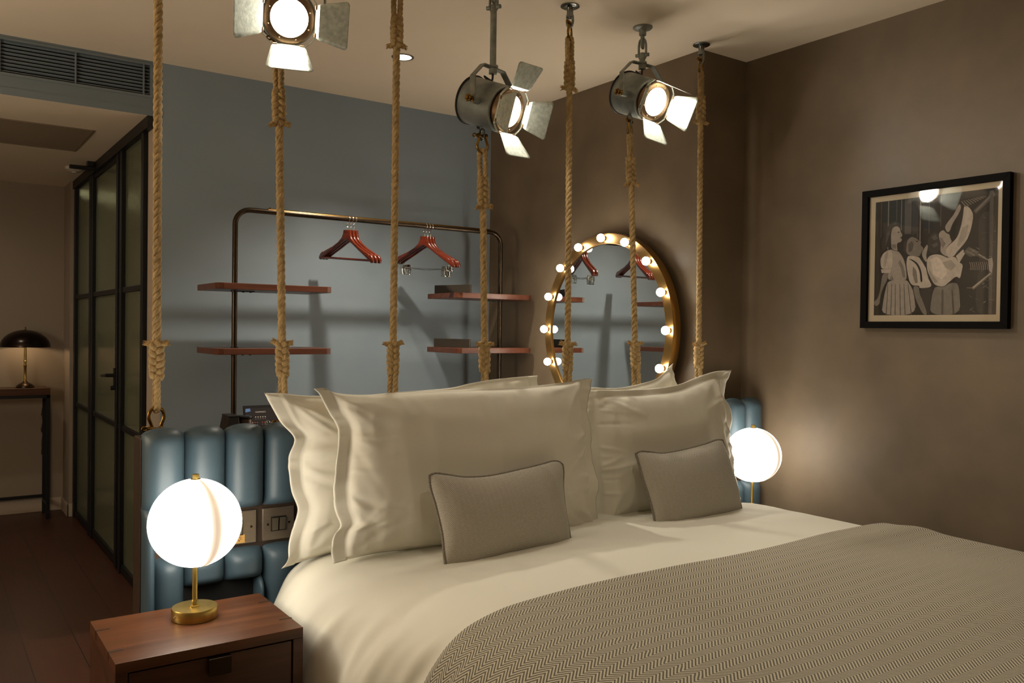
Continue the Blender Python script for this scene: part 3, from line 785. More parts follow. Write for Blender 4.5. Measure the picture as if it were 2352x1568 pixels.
def hang_rope(x0, x1, top, kt, ceil, label, ang, seed):
    """x0 at the headboard, x1 at the top; top = height of the upper shackle pin, kt = height of the upper tuck"""
    y = 2.595; zb = 1.052
    root = thing('hanging_rope', label, 'rope', (x0, y, zb-.006), 'ropes holding up the headboard'); off = root.location
    X = lambda z: x0+(x1-x0)*(z-zb)/(top-zb)
    kb = 1.300
    bm = BM(); strands(bm, [V((X(z), y, z)) for z in [kb-.012+(kt-kb+.024)*i/40 for i in range(41)]], .0128, .066, seg=8, ph0=seed)
    obj('rope_cord', bm, M_rope, root, off, ang=180)
    splice(root, off, (X(kb), y, kb), (X(zb), y, zb+.062-.013), ang+PI/2*.9, seed)
    shackle('shackle', root, off, (X(zb), y, zb), 1, ang)
    splice(root, off, (X(kt), y, kt), (X(top), y, top-.062+.013), ang+PI/2*.75+seed*.3, seed+50)
    shackle('shackle', root, off, (x1, y, top), -1, ang+.2*math.sin(seed*3))
    if ceil:
        q = V((x1, y, 0))
        bm = BM(); lathe(bm, [(.0, ZC), (.0365, ZC), (.037, ZC-.004), (.033, ZC-.0065), (.015, ZC-.0085), (.0130, ZC-.011), (.0130, ZC-.036), (.0155, ZC-.037), (.0155, ZC-.046), (.0, ZC-.047)], 32, Matrix.Translation(q))
        for a in range(3):
            c = V((.026*math.cos(a*2.1+.4), .026*math.sin(a*2.1+.4), 0))+q
            cyl(bm, c+V((0, 0, ZC-.0075)), c+V((0, 0, ZC-.003)), .0042, 10)
        mnt = obj('ceiling_mount', bm, M_chromeish, root, off)
        bm = BM(); rt = Matrix.Rotation(ang+PI/2, 3, 'Z')
        tube(bm, [q+V((0, 0, (ZC-.046+top-.004)/2))+rt @ V((.0125*math.cos(2*PI*k/24), 0, 0))+V((0, 0, (.5*(ZC-.044-top)+.011)*math.sin(2*PI*k/24))) for k in range(24)], .0050, 10, closed=True)
        obj('eye_ring', bm, M_pipe, mnt, off)
M_chromeish = mat('zinc_plate', rgb(140, 144, 142), .25, 1., col2=rgb(116, 120, 118), nscale=30)
RT = 2.535
hang_rope(.572, .568, RT, 2.287, True, 'leftmost thick rope, hooked to the headboard corner above the near globe lamp', .12, 1)
hang_rope(.947, .920, 2.236, 1.977, False, 'rope hanging from the spotlight at the top left, second rope from the left', .3, 2)
hang_rope(1.328, 1.328, RT, 2.298, True, 'rope hanging in front of the ceiling downlight, between the two groups of hangers', .7, 3)
hang_rope(1.702, 1.677, 2.048, 1.792, False, 'rope hanging below the middle spotlight, crossing the right end of the clothes rail', .05, 4)
hang_rope(2.086, 2.072, RT, 2.284, True, 'rope hanging from a ceiling plate and crossing the left half of the round mirror', .45, 5)
hang_rope(2.452, 2.392, 2.208, 1.954, False, 'rope hanging below the right spotlight, crossing the right half of the round mirror', .6, 6)
hang_rope(2.822, 2.806, RT, 2.262, True, 'rightmost rope, hanging beside the mirror from the ceiling by the wall corner', .15, 7)
for x in (.572, .947, 1.328, 1.702, 2.086, 2.452, 2.822):
    bm = BM(); box2(bm, (x-.008, 2.585, HZ-.016), (x+.008, 2.605, HZ-.008)); tube(bm, [V((x, 2.595+.008*math.cos(PI*k/10), HZ-.008+.014*math.sin(PI*k/10))) for k in range(11)], .003, 8)
    obj('rope_anchor', bm, M_shack, hb, o0)

# ------------------------------------------------------------------ stage spotlights
M_lens = emis('spot_lens', (1, .92, .80, 1), 140)
def ribbon(bm, pts, wd, w, th):
    """flat bar along pts, wd = direction of its width"""
    P = [V(p) for p in pts]; T, _, _ = frames(P); rings = []
    for i, p in enumerate(P):
        n = T[i].cross(wd).normalized()
        rings.append([bm.verts.new(p+wd*(a*w/2)+n*(b*th/2)) for a, b in ((-1, -1), (1, -1), (1, 1), (-1, 1))])
    for A, B in zip(rings, rings[1:]):
        for k in range(4): bm.faces.new((A[k], A[(k+1) % 4], B[(k+1) % 4], B[k]))
    bm.faces.new(rings[0][::-1]); bm.faces.new(rings[-1])
def stage_light(P, a, doors, roll, pole, ring, label, energy):
    P = V(P); a = V(a).normalized()
    t = thing('stage_spotlight', label, 'spotlight', (P.x, P.y, ZC), 'stage spotlights over the bed'); off = t.location
    s = V((0, 0, 1)).cross(a).normalized(); up = a.cross(s)
    M = axes(P, s, up, a)
    # ceiling plate, links and pole
    bm = BM(); lathe(bm, [(.0, ZC), (.039, ZC), (.040, ZC-.004), (.036, ZC-.008), (.016, ZC-.011), (.0145, ZC-.014), (.0145, ZC-.034), (.0, ZC-.035)], 32, Matrix.Translation((P.x, P.y, 0)))
    obj('ceiling_plate', bm, M_pipe, t, off)
    zy = P.z+.137; zp = zy+pole
    hz = (ZC-.030-zp+.022)
    for q in range(2):
        bm = BM(); rt = Matrix.Rotation(.5+q*PI/2, 3, 'Z')
        if q == 0:
            c = ZC-.030-hz*.27; hh = hz*.30; ww = .0130
        else:
            c = zp+hz*.30-.014; hh = hz*.42; ww = .0155
        tube(bm, [V((P.x, P.y, c))+rt @ V((ww*math.copysign(abs(math.cos(x))**.6, math.cos(x)), 0, 0))+V((0, 0, hh*math.copysign(abs(math.sin(x))**.8, math.sin(x)))) for x in [2*PI*k/28 for k in range(28)]], .0048, 9, closed=True)
        if q == 1:
            for sx in (-1, 1):
                cyl(bm, V((P.x, P.y, zp-.008))+rt @ V((sx*.012, 0, 0)), V((P.x, P.y, zp-.008))+rt @ V((sx*.028, 0, 0)), .0075, 12)
        obj('chain_link', bm, M_pipe, t, off)
    bm = BM(); cyl(bm, (P.x, P.y, zy-.012), (P.x, P.y, zp), .0118, 18); cyl(bm, (P.x, P.y, zy-.020), (P.x, P.y, zy-.003), .0165, 6); cyl(bm, (P.x, P.y, zy+.002), (P.x, P.y, zy+.009), .019, 20)
    obj('stem', bm, M_pipe, t, off)
    hs = V((s.x, s.y, 0)).normalized(); wd = hs.cross(V((0, 0, 1)))
    y = [(-.115, -.012), (-.115, .085), (-.06, .137), (.06, .137), (.115, .085), (.115, -.012)]
    bm = BM(); ribbon(bm, [P+hs*x+V((0, 0, z)) for x, z in y], wd, .024, .005); obj('yoke', bm, M_pipe, t, off, False, .001)
    for sx in (-1, 1):
        bm = BM(); c = P+hs*(sx*.118)
        cyl(bm, c, c+hs*(sx*.012), .010, 16); cyl(bm, c+hs*sx*.012, c+hs*sx*.030, .0055, 12)
        for k in range(6):
            q = c+hs*(sx*.022)+(wd*math.cos(k*PI/3)+V((0, 0, 1))*math.sin(k*PI/3))*.009
            bmesh.ops.create_uvsphere(bm, u_segments=8, v_segments=6, radius=.0055, matrix=Matrix.Translation(q))
        obj('thumb_knob', bm, M_shack, t, off)
        bm = BM(); cyl(bm, P+hs*(sx*.078), P+hs*(sx*.115), .013, 16); obj('pivot_boss', bm, M_house, t, off)
    # lamp body
    bm = BM(); lathe(bm, [(.0, -.120), (.05, -.118), (.076, -.111), (.084, -.102), (.086, -.098), (.084, .052), (.080, .056), (.074, .056), (.070, .050)], 56, M, cap=False)
    obj('housing', bm, M_house, t, off)
    bm = BM(); tube(bm, [M @ V((.0870*math.cos(2*PI*k/56), .0870*math.sin(2*PI*k/56), -.100)) for k in range(56)], .0042, 8, closed=True); obj('rear_rim', bm, M_cable, t, off)
    bm = BM(); lathe(bm, [(.070, .050), (.070, .066), (.0765, .066), (.0765, .0845), (.072, .088), (.0560, .088), (.0545, .0825), (.0545, .078)], 56, M, cap=False)
    for k in range(8):
        q = 2*PI*k/8+.35; bmesh.ops.create_uvsphere(bm, u_segments=8, v_segments=6, radius=.0030, matrix=M @ Matrix.Translation((.0655*math.cos(q), .0655*math.sin(q), .0883)))
    obj('lens_ring', bm, M_ring, t, off)
    bm = BM(); lathe(bm, [(.0, .0865), (.02, .0860), (.04, .0842), (.0548, .0815)], 48, M, cap=False); obj('lens', bm, M_lens, t, off)
    # barn doors on a square frame
    rr = math.radians(roll); e1 = V((math.cos(rr), math.sin(rr), 0)); e2 = V((-math.sin(rr), math.cos(rr), 0))
    bm = BM()
    D = .077
    for i, (o, w) in enumerate(((e1, e2), (e2, -e1), (-e1, -e2), (-e2, e1))):
        ribbon(bm, [M @ (o*D+w*x+V((0, 0, .090))) for x in (-.052, .052)], (M.to_3x3() @ V((0, 0, 1))), .008, .002)
        ribbon(bm, [M @ (o*D+w*.052+V((0, 0, .090))), M @ ((o+w).normalized()*.092+V((0, 0, .090))), M @ (w*D+o*.052+V((0, 0, .090)))], (M.to_3x3() @ V((0, 0, 1))), .008, .002)
    obj('door_frame', bm, M_galv, t, off, False)
    for nm, (o, w) in dict(right=(e1, e2), top=(e2, -e1), left=(-e1, -e2), bottom=(-e2, e1)).items():
        th = math.radians(doors[nm]); bm = BM()
        n1 = V((0, 0, 1))*math.cos(th*.45)+o*math.sin(th*.45); n2 = V((0, 0, 1))*math.cos(th)+o*math.sin(th)
        b0 = o*(D+.001)+V((0, 0, .094)); fl = .016
        L = .104; R = .010
        def pt(x, yv):
            q = b0+w*x
            return q+n1*yv if yv < fl else q+n1*fl+n2*(yv-fl)
        poly = [(-.044, 0), (.044, 0), (.047, fl)]
        yy = [0, fl*.5, fl, .03, .05, .07, L-R, L-R*.6, L-R*.25, L]
        half = lambda q: (lerp(.045, .052, q/.016) if q < .016 else lerp(.052, .070, (q-.016)/(L-R-.016)) if q <= L-R else .070-(R-math.sqrt(max(0, R*R-(q-L+R)**2))))
        lay = []
        for q in yy:
            h = half(q)
            lay.append([bm.verts.new(M @ pt(x*h, q)) for x in (-1, -.8, -.4, 0, .4, .8, 1)])
        for A, B in zip(lay, lay[1:]):
            for k in range(6): bm.faces.new((A[k], A[k+1], B[k+1], B[k]))
        dob = obj('barn_door', bm, M_galv, t, off, ang=30)
        so = dob.modifiers.new('thick', 'SOLIDIFY'); so.thickness = .0014; so.offset = 0
        bm = BM()
        for x in (-.040, .040):
            cyl(bm, M @ (b0+w*(x-.006)), M @ (b0+w*(x+.006)), .0042, 10)
        obj('door_hinge', bm, M_ring, dob, off)
    # cable from the stem into the top of the body
    e = M @ V((0, .083, -.05))
    bm = BM(); tube(bm, spline([(P.x, P.y, zy-.015), V((P.x, P.y, zy-.045))-a*.005, e*.5+V((P.x, P.y, zy-.05))*.5-a*.03+V((0, 0, .012)), e-a*.02+V((0, 0, .010)), e], 24), .0038, 8); obj('power_cable', bm, M_cable, t, off)
    # ring under the body that carries the rope
    rg = V(ring); q = M @ V((0, -.08, -.045))
    bm = BM(); ribbon(bm, [q+V((0, 0, .012)), q.lerp(rg, .3), rg+V((0, 0, .026))], s, .016, .004)
    tube(bm, [rg+V((0, 0, .010))+V((.0, .014*math.cos(2*PI*k/24), .019*math.sin(2*PI*k/24))) for k in range(24)], .0048, 9, closed=True)
    obj('rope_ring', bm, M_chromeish, t, off)
    L = bpy.data.lights.new('beam', 'SPOT'); L.energy = energy; L.color = (1, .89, .71); L.spot_size = math.radians(90); L.spot_blend = .7; L.shadow_soft_size = .045
    lo = bpy.data.objects.new('beam', L); C.objects.link(lo); lo.parent = t
    lo.matrix_local = Matrix.Translation(-V(off)) @ axes(P+a*.092, s, -up, -a)
SE = 17
stage_light((.948, 2.595, 2.318), (-.247, -.885, -.395), dict(right=77, top=65, left=60, bottom=40), 0, .045, (.920, 2.600, 2.232), 'galvanised stage spotlight at the top left, its lens facing straight out', SE*.8)
stage_light((1.718, 2.595, 2.161), (.305, -.887, -.346), dict(right=66, top=75, left=25, bottom=42), 4, .228, (1.677, 2.600, 2.044), 'galvanised stage spotlight on a long pole, middle and lowest of the three', SE)
stage_light((2.456, 2.595, 2.315), (.026, -.92, -.391), dict(right=28, top=-5, left=43, bottom=45), -6, .045, (2.392, 2.600, 2.204), 'galvanised stage spotlight on a short chain, the rightmost of the three', SE)

# ------------------------------------------------------------------ desk, clothes rack and what stands there
t = thing('desk', 'dark walnut desk under the clothes rack, hidden behind the headboard', 'desk', (1.87, 3.9, 0)); off = t.location
bm = BM(); box2(bm, (1.0, 3.45, .72), (2.82, 4.32, .75)); obj('desk_top', bm, M_board, t, off, False, .003)
for x in (1.03, 2.76):
    bm = BM(); box2(bm, (x, 3.5, 0), (x+.03, 4.3, .72)); obj('side_panel', bm, M_board, t, off, False, .002)
RX0, RX1, RY, RZ = 1.222, 2.716, 4.0, 1.8957
t = thing('clothes_rack', 'open clothes rack of dark brass tube with four walnut shelves before the blue wall', 'clothes rack', (1.97, RY, .75)); off = t.location
path = [V((RX0, RY, .752)), V((RX0, RY, RZ-.07))]+[V((RX0+.07-.07*math.cos(k*PI/20), RY, RZ-.07+.07*math.sin(k*PI/20))) for k in range(1, 11)]
path += [V((RX1-.07+.07*math.sin(k*PI/20), RY, RZ-.07+.07*math.cos(k*PI/20))) for k in range(0, 11)]+[V((RX1, RY, .752))]
bm = BM(); tube(bm, path, .0125, 18); obj('tube_frame', bm, M_rack, t, off)
bm = BM(); cyl(bm, (1.375, RY, RZ+.006), (2.64, RY, RZ+.006), .0105, 16); bmesh.ops.create_uvsphere(bm, u_segments=12, v_segments=8, radius=.009, matrix=Matrix.Translation((1.39, RY, RZ+.013)))
obj('hanging_rod', bm, mat('bronzed_rod', rgb(120, 92, 52), .25, .95), t, off)
def shelf(x0, x1, z):
    y0, y1 = 3.845, 4.17; c = .03
    bm = BM(); prism(bm, [(x0, y1), (x0, y0+c), (x0+.008, y0+.009), (x0+c, y0), (x1-c, y0), (x1-.008, y0+.009), (x1, y0+c), (x1, y1)], .028, Matrix.Translation((0, 0, z-.028)))
    sh = obj('shelf', bm, M_shelf, t, off, False, .0015)
    px = RX0 if x0 < 1.5 else RX1; d = 1 if x0 < 1.5 else -1
    bm = BM(); box2(bm, (min(px, px+d*.09), RY-.012, z-.032), (max(px, px+d*.09), RY+.012, z-.028)); cyl(bm, (px, RY, z-.034), (px, RY, z+.004), .018, 18)
    for q in (.04, .075): cyl(bm, (px+d*q, RY, z-.036), (px+d*q, RY, z-.03), .006, 10)
    obj('shelf_bracket', bm, M_blackpaint, sh, off)
for z in (1.544, 1.2497): shelf(1.098, 1.646, z); shelf(2.344, 2.836, z)
for z, lb in ((1.544, 'dark leather folder standing on edge on the upper right shelf of the rack'), (1.2497, 'dark leather folder standing on edge on the lower right shelf of the rack')):
    t = thing('folder', lb, 'folder', (2.405, 4.01, z), 'leather folders on the rack shelves')
    r = Euler((0, 0, math.atan2(-.24, .082)+PI)).to_matrix()
    ex = (V((2.366, 3.76, 0))-V((2.285, 4.0, 0))).normalized(); ey = V((-ex.y, ex.x, 0)); m = axes((0, 0, 0), ex, ey, (0, 0, 1)).to_3x3()
    for q in (0, 1):
        bm = BM(); box(bm, V((0, 0, .0236))+ey*(.002+q*.010), (.254, .003, .047), m); obj('cover', bm, M_boxd, t, smooth=False, bevel=.0008)
    bm = BM(); box(bm, V((0, 0, .023))+ey*.007, (.250, .0068, .044), m); obj('pages', bm, M_boxe, t, smooth=False)
# coffee machine and menu card
t = thing('coffee_machine', 'small dark capsule coffee machine behind the headboard at the foot of the rack post', 'coffee machine', (1.11, 3.60, .75)); off = t.location
bm = BM()
def frus(bm, c, w0, d0, w1, d1, z0, z1, sx=0):
    A = [bm.verts.new((c[0]+x*w0/2, c[1]+y*d0/2, z0)) for x, y in ((-1, -1), (1, -1), (1, 1), (-1, 1))]
    B = [bm.verts.new((c[0]+sx+x*w1/2, c[1]+y*d1/2, z1)) for x, y in ((-1, -1), (1, -1), (1, 1), (-1, 1))]
    bm.faces.new(A[::-1]); bm.faces.new(B)
    for k in range(4): bm.faces.new((A[k], A[(k+1) % 4], B[(k+1) % 4], B[k]))
frus(bm, (1.076, 3.61), .090, .16, .042, .10, .752, .972, .014); frus(bm, (1.0905, 3.61), .046, .104, .046, .104, .972, .979)
obj('water_tank', bm, M_machine, t, off, False, .004)
bm = BM(); lathe(bm, [(.0, .752), (.032, .752), (.032, .955), (.030, .96), (.0, .96)], 28, Matrix.Translation((1.146, 3.60, 0))); bx = box2(bm, (1.10, 3.56, .752), (1.135, 3.66, .93)); obj('brew_body', bm, M_machcap, t, off)
bm = BM(); lathe(bm, [(.0, .960), (.034, .960), (.036, .966), (.034, .972), (.0, .974)], 28, Matrix.Translation((1.145, 3.60, 0))); box2(bm, (1.10, 3.593, .962), (1.14, 3.607, .970)); obj('lever_lid', bm, M_machine, t, off)
t = thing('coffee_menu_card', 'dark coffee menu card with rows of capsule symbols leaning behind the headboard', 'menu card', (1.25, 3.66, .75)); off = t.location
tilt = Matrix.Rotation(math.radians(-14), 3, 'X'); K = axes((1.165, 3.62, .752), (1, 0, 0), tilt @ V((0, 0, 1)), tilt @ V((0, -1, 0)))
cw, chh = .150, .262
bm = BM(); box(bm, K @ V((cw/2, chh/2, -.003)), (cw, .004, chh), K.to_3x3() @ Matrix(((1, 0, 0), (0, 0, 1), (0, -1, 0)))); obj('board', bm, M_cardedge, t, off, False)
bm = BM(); prism(bm, [(.012, .005), (cw-.006, .005), (cw-.006, chh-.012), (.020, chh-.012), (.008, chh-.032)], .0006, K); obj('leaflet', bm, M_card, t, off, False)
bm = BM(); prism(bm, [(.008, chh-.030), (.010, chh-.014), (.030, chh-.013), (.031, chh-.026), (.016, chh-.028)], .0010, K); obj('blue_corner', bm, M_cardblue, t, off, False)
cu = bpy.data.curves.new('title', 'FONT'); cu.body = 'NESPRESSO'; cu.size = .0092; cu.align_x = 'CENTER'; cu.extrude = .0002
tmp = bpy.data.objects.new('tmp', cu); C.objects.link(tmp)
me = bpy.data.meshes.new_from_object(tmp.evaluated_get(bpy.context.evaluated_depsgraph_get())); C.objects.unlink(tmp); bpy.data.objects.remove(tmp)
bm = BM(); bm.from_mesh(me); bmesh.ops.transform(bm, matrix=K @ Matrix.Translation((cw*.50, chh-.033, .0009)), verts=bm.verts[:]); obj('title_lettering', bm, M_white, t, off, False)
bm = BM()
def dot(x, y, mi):
    lathe(bm, [(.0026, 0), (.0018, .0012), (.0, .0014)], 10, K @ Matrix.Translation((x, y, .0006)), mi)
    box(bm, K @ V((x, y-.008, .0009)), (.005, .0004, .0011), K.to_3x3() @ Matrix(((1, 0, 0), (0, 0, 1), (0, -1, 0))), mi=0)
for k in range(5): dot(.052+k*.0105, chh-.052, 0)
for r_, (y_, cs) in enumerate(((chh-.076, (0, 0, 1, 1)), (chh-.102, (1, 2, 2, 1)), (chh-.128, (0, 1, 2, 0)))):
    for k in range(4): dot(.026+k*.0105, y_, cs[k])
    for k in range(4): dot(.080+k*.0105, y_, cs[3-k])
tube(bm, [K @ V((.104+.011*math.cos(2*PI*k/30), chh-.080+.011*math.sin(2*PI*k/30), .001)) for k in range(30)], .0004, 5, closed=True)
obj('capsule_symbols', bm, [M_white, M_orange, M_violet], t, off, False)

# ------------------------------------------------------------------ clothes hangers
def hanger(label, x, z, yaw, roll, clips, group):
    t = thing('clothes_hanger', label, 'hanger', (x, RY, RZ+.0125), group)
    t.rotation_euler = (0, math.radians(roll), math.radians(yaw)) if False else Euler((0, 0, 0))
    R = Matrix.Rotation(math.radians(yaw), 3, 'Z') @ Matrix.Rotation(math.radians(roll), 3, 'Y')
    t.rotation_euler = R.to_euler()
    n0 = -.066           # top of the wooden neck below the rail top
    up = [(.0, 0), (.027, 0), (.030, -.020), (.040, -.040), (.066, -.062), (.110, -.085), (.160, -.104), (.185, -.114), (.190, -.120), (.198, -.116), (.214, -.127), (.224, -.143), (.222, -.156)]
    lo = [(.208, -.158), (.190, -.146), (.150, -.124), (.100, -.098), (.050, -.070), (.0, -.048)]
    half = up+lo; poly = half+[(-a, b) for a, b in half[-2:0:-1]]
    bm = BM(); th = .013
    mtx = axes((0, th/2, n0), (1, 0, 0), (0, 0, 1), (0, -1, 0)); prism(bm, poly, th, mtx)
    bmesh.ops.bevel(bm, geom=[e for e in bm.edges if abs((e.verts[0].co-e.verts[1].co).y) < 1e-5], offset=.0035, segments=2, profile=.5, affect='EDGES', clamp_overlap=True)
    obj('hanger_body', bm, M_hanger, t, ang=50)
    bm = BM(); r = .0152
    pts = [V((0, 0, n0-.004)), V((0, 0, n0+.014)), V((-.010, 0, n0+.024)), V((.004, 0, n0+.042))]
    pts += [V((r*math.cos(a), 0, -.0125+r*math.sin(a))) for a in [-.5+k*(PI+.5)/10 for k in range(11)]]
    tube(bm, spline(pts, 46), .0019, 8); obj('hook', bm, M_chrome, t)
    if not clips:
        bm = BM(); cyl(bm, (-.204, 0, n0-.146), (.204, 0, n0-.146), .0058, 12); obj('trouser_bar', bm, M_hanger, t)
    else:
        bm = BM(); tube(bm, [(-.185, 0, n0-.142), (-.18, 0, n0-.168), (0, 0, n0-.172), (.18, 0, n0-.168), (.185, 0, n0-.142)], .0014, 8); tube(bm, [(-.18, 0, n0-.166), (0, .001, n0-.180), (.18, 0, n0-.166)], .0010, 6); obj('clip_wire', bm, M_chrome, t)
        for sx in (-1, 1):
            bm = BM(); c = sx*.150
            for q in (-1, 1):
                box(bm, (c, q*.006, n0-.166), (.024, .0015, .026), Euler((q*.28, 0, 0)).to_matrix()); box(bm, (c, q*.007, n0-.192), (.022, .0015, .030), Euler((-q*.22, 0, 0)).to_matrix())
                box(bm, (c, q*.003, n0-.206), (.030, .004, .006))
            cyl(bm, (c-.011, 0, n0-.178), (c+.011, 0, n0-.178), .005, 12)
            obj('trouser_clip', bm, M_chrome, t, smooth=False, bevel=.0008)
for k, (x, w) in enumerate(((1.788, 'front'), (1.806, 'middle'), (1.824, 'back'))):
    hanger('mahogany hanger with a trouser bar, the %s one of the left trio on the rail' % w, x, 0, -77+k*.6, 5, False, 'wooden hangers on the rail')
for k, (x, w) in enumerate(((2.230, 'front'), (2.248, 'middle'), (2.266, 'back'))):
    hanger('mahogany hanger with chrome trouser clips, the %s one of the right trio on the rail' % w, x, 0, -71+(0, 1, -2)[k], 4, True, 'clip hangers on the rail')

# ------------------------------------------------------------------ round bulb mirror
MY, MZ, XF = 3.178, 1.356, 2.775
M_bulb = emis('bulb_glow', (1, .90, .74, 1), 70)
t = thing('vanity_mirror', 'round brass mirror ringed with small glowing bulbs on the taupe wall', 'mirror', (XM, MY, MZ)); off = t.location
K = axes((0, MY, MZ), (0, -1, 0), (0, 0, 1), (-1, 0, 0))       # local z points into the room
bm = BM(); lathe(bm, [(.445, -XF-.048), (.470, -XF-.048), (.474, -XF-.044), (.474, -XF-.002), (.472, -XF+.001), (.425, -XF+.001), (.4218, -XF-.002), (.4218, -XF-.012)], 96, K, cap=False)
bmesh.ops.transform(bm, matrix=Matrix(), verts=[])
for v in bm.verts: pass
obj('rim', bm, M_mbrass, t, off)
bm = BM(); lathe(bm, [(.0, -XF-.008), (.4225, -XF-.008)], 96, K, cap=False); obj('mirror_glass', bm, M_mirror, t, off, False)
bm = BM(); lathe(bm, [(.0, -XM), (.40, -XM), (.40, -XF-.030), (.450, -XF-.030), (.450, -XF-.020), (.0, -XF-.020)], 64, K, cap=False); obj('backing', bm, M_boxd, t, off)
for k in range(16):
    a = 2*PI*k/16; c = K @ V((.449*math.cos(a), .449*math.sin(a), -XF))
    bm = BM(); cyl(bm, c, c+V((-.010, 0, 0)), .0125, 18); s_ = obj('bulb_socket', bm, M_mbrass, t, off)
    bm = BM(); bmesh.ops.create_uvsphere(bm, u_segments=20, v_segments=14, radius=.0195, matrix=Matrix.Translation(c+V((-.026, 0, 0)))); obj('bulb', bm, M_bulb, t, off)

# ------------------------------------------------------------------ framed photograph
t = thing('framed_picture', 'black framed monochrome photograph of three people hanging on the right wall', 'picture', (XR, 1.73, 1.65)); off = t.location
PY0, PY1, PZ0, PZ1 = 2.017, 1.449, 1.376, 1.925
XP = XR-.028
bm = BM(); fw = .026
def bar(a, b, c, d):
    """mitred bar: outer a-b, inner d-c in wall (y, z)"""
    f = [bm.verts.new((XP, *q)) for q in (a, b, c, d)]; g = [bm.verts.new((XR-.002, *q)) for q in (a, b, c, d)]
    bm.faces.new(f); bm.faces.new(g[::-1])
    for k in range(4): bm.faces.new((f[k], f[(k+1) % 4], g[(k+1) % 4], g[k]))
O = [(PY0, PZ0), (PY1, PZ0), (PY1, PZ1), (PY0, PZ1)]; I = [(PY0-fw, PZ0+fw), (PY1+fw, PZ0+fw), (PY1+fw, PZ1-fw), (PY0-fw, PZ1-fw)]
for k in range(4): bar(O[k], O[(k+1) % 4], I[(k+1) % 4], I[k])
obj('frame', bm, M_frame, t, off, False, .001)
bm = BM(); box2(bm, (XR-.012, PY1+.01, PZ0+.01), (XR-.006, PY0-.01, PZ1-.01)); obj('mount_board', bm, M_mat, t, off, False)
GR = [mat('print_%d' % g, rgb(int(g*1.02), int(g*.96), int(g*.90)), .6, col2=rgb(int(g*.93), int(g*.88), int(g*.82)), nscale=60) for g in (20, 58, 104, 150, 196, 228, 250)]
GX0, GX1, GZ0, GZ1 = PY0-fw-.025, PY1+fw+.020, PZ0+fw+.025, PZ1-fw-.022
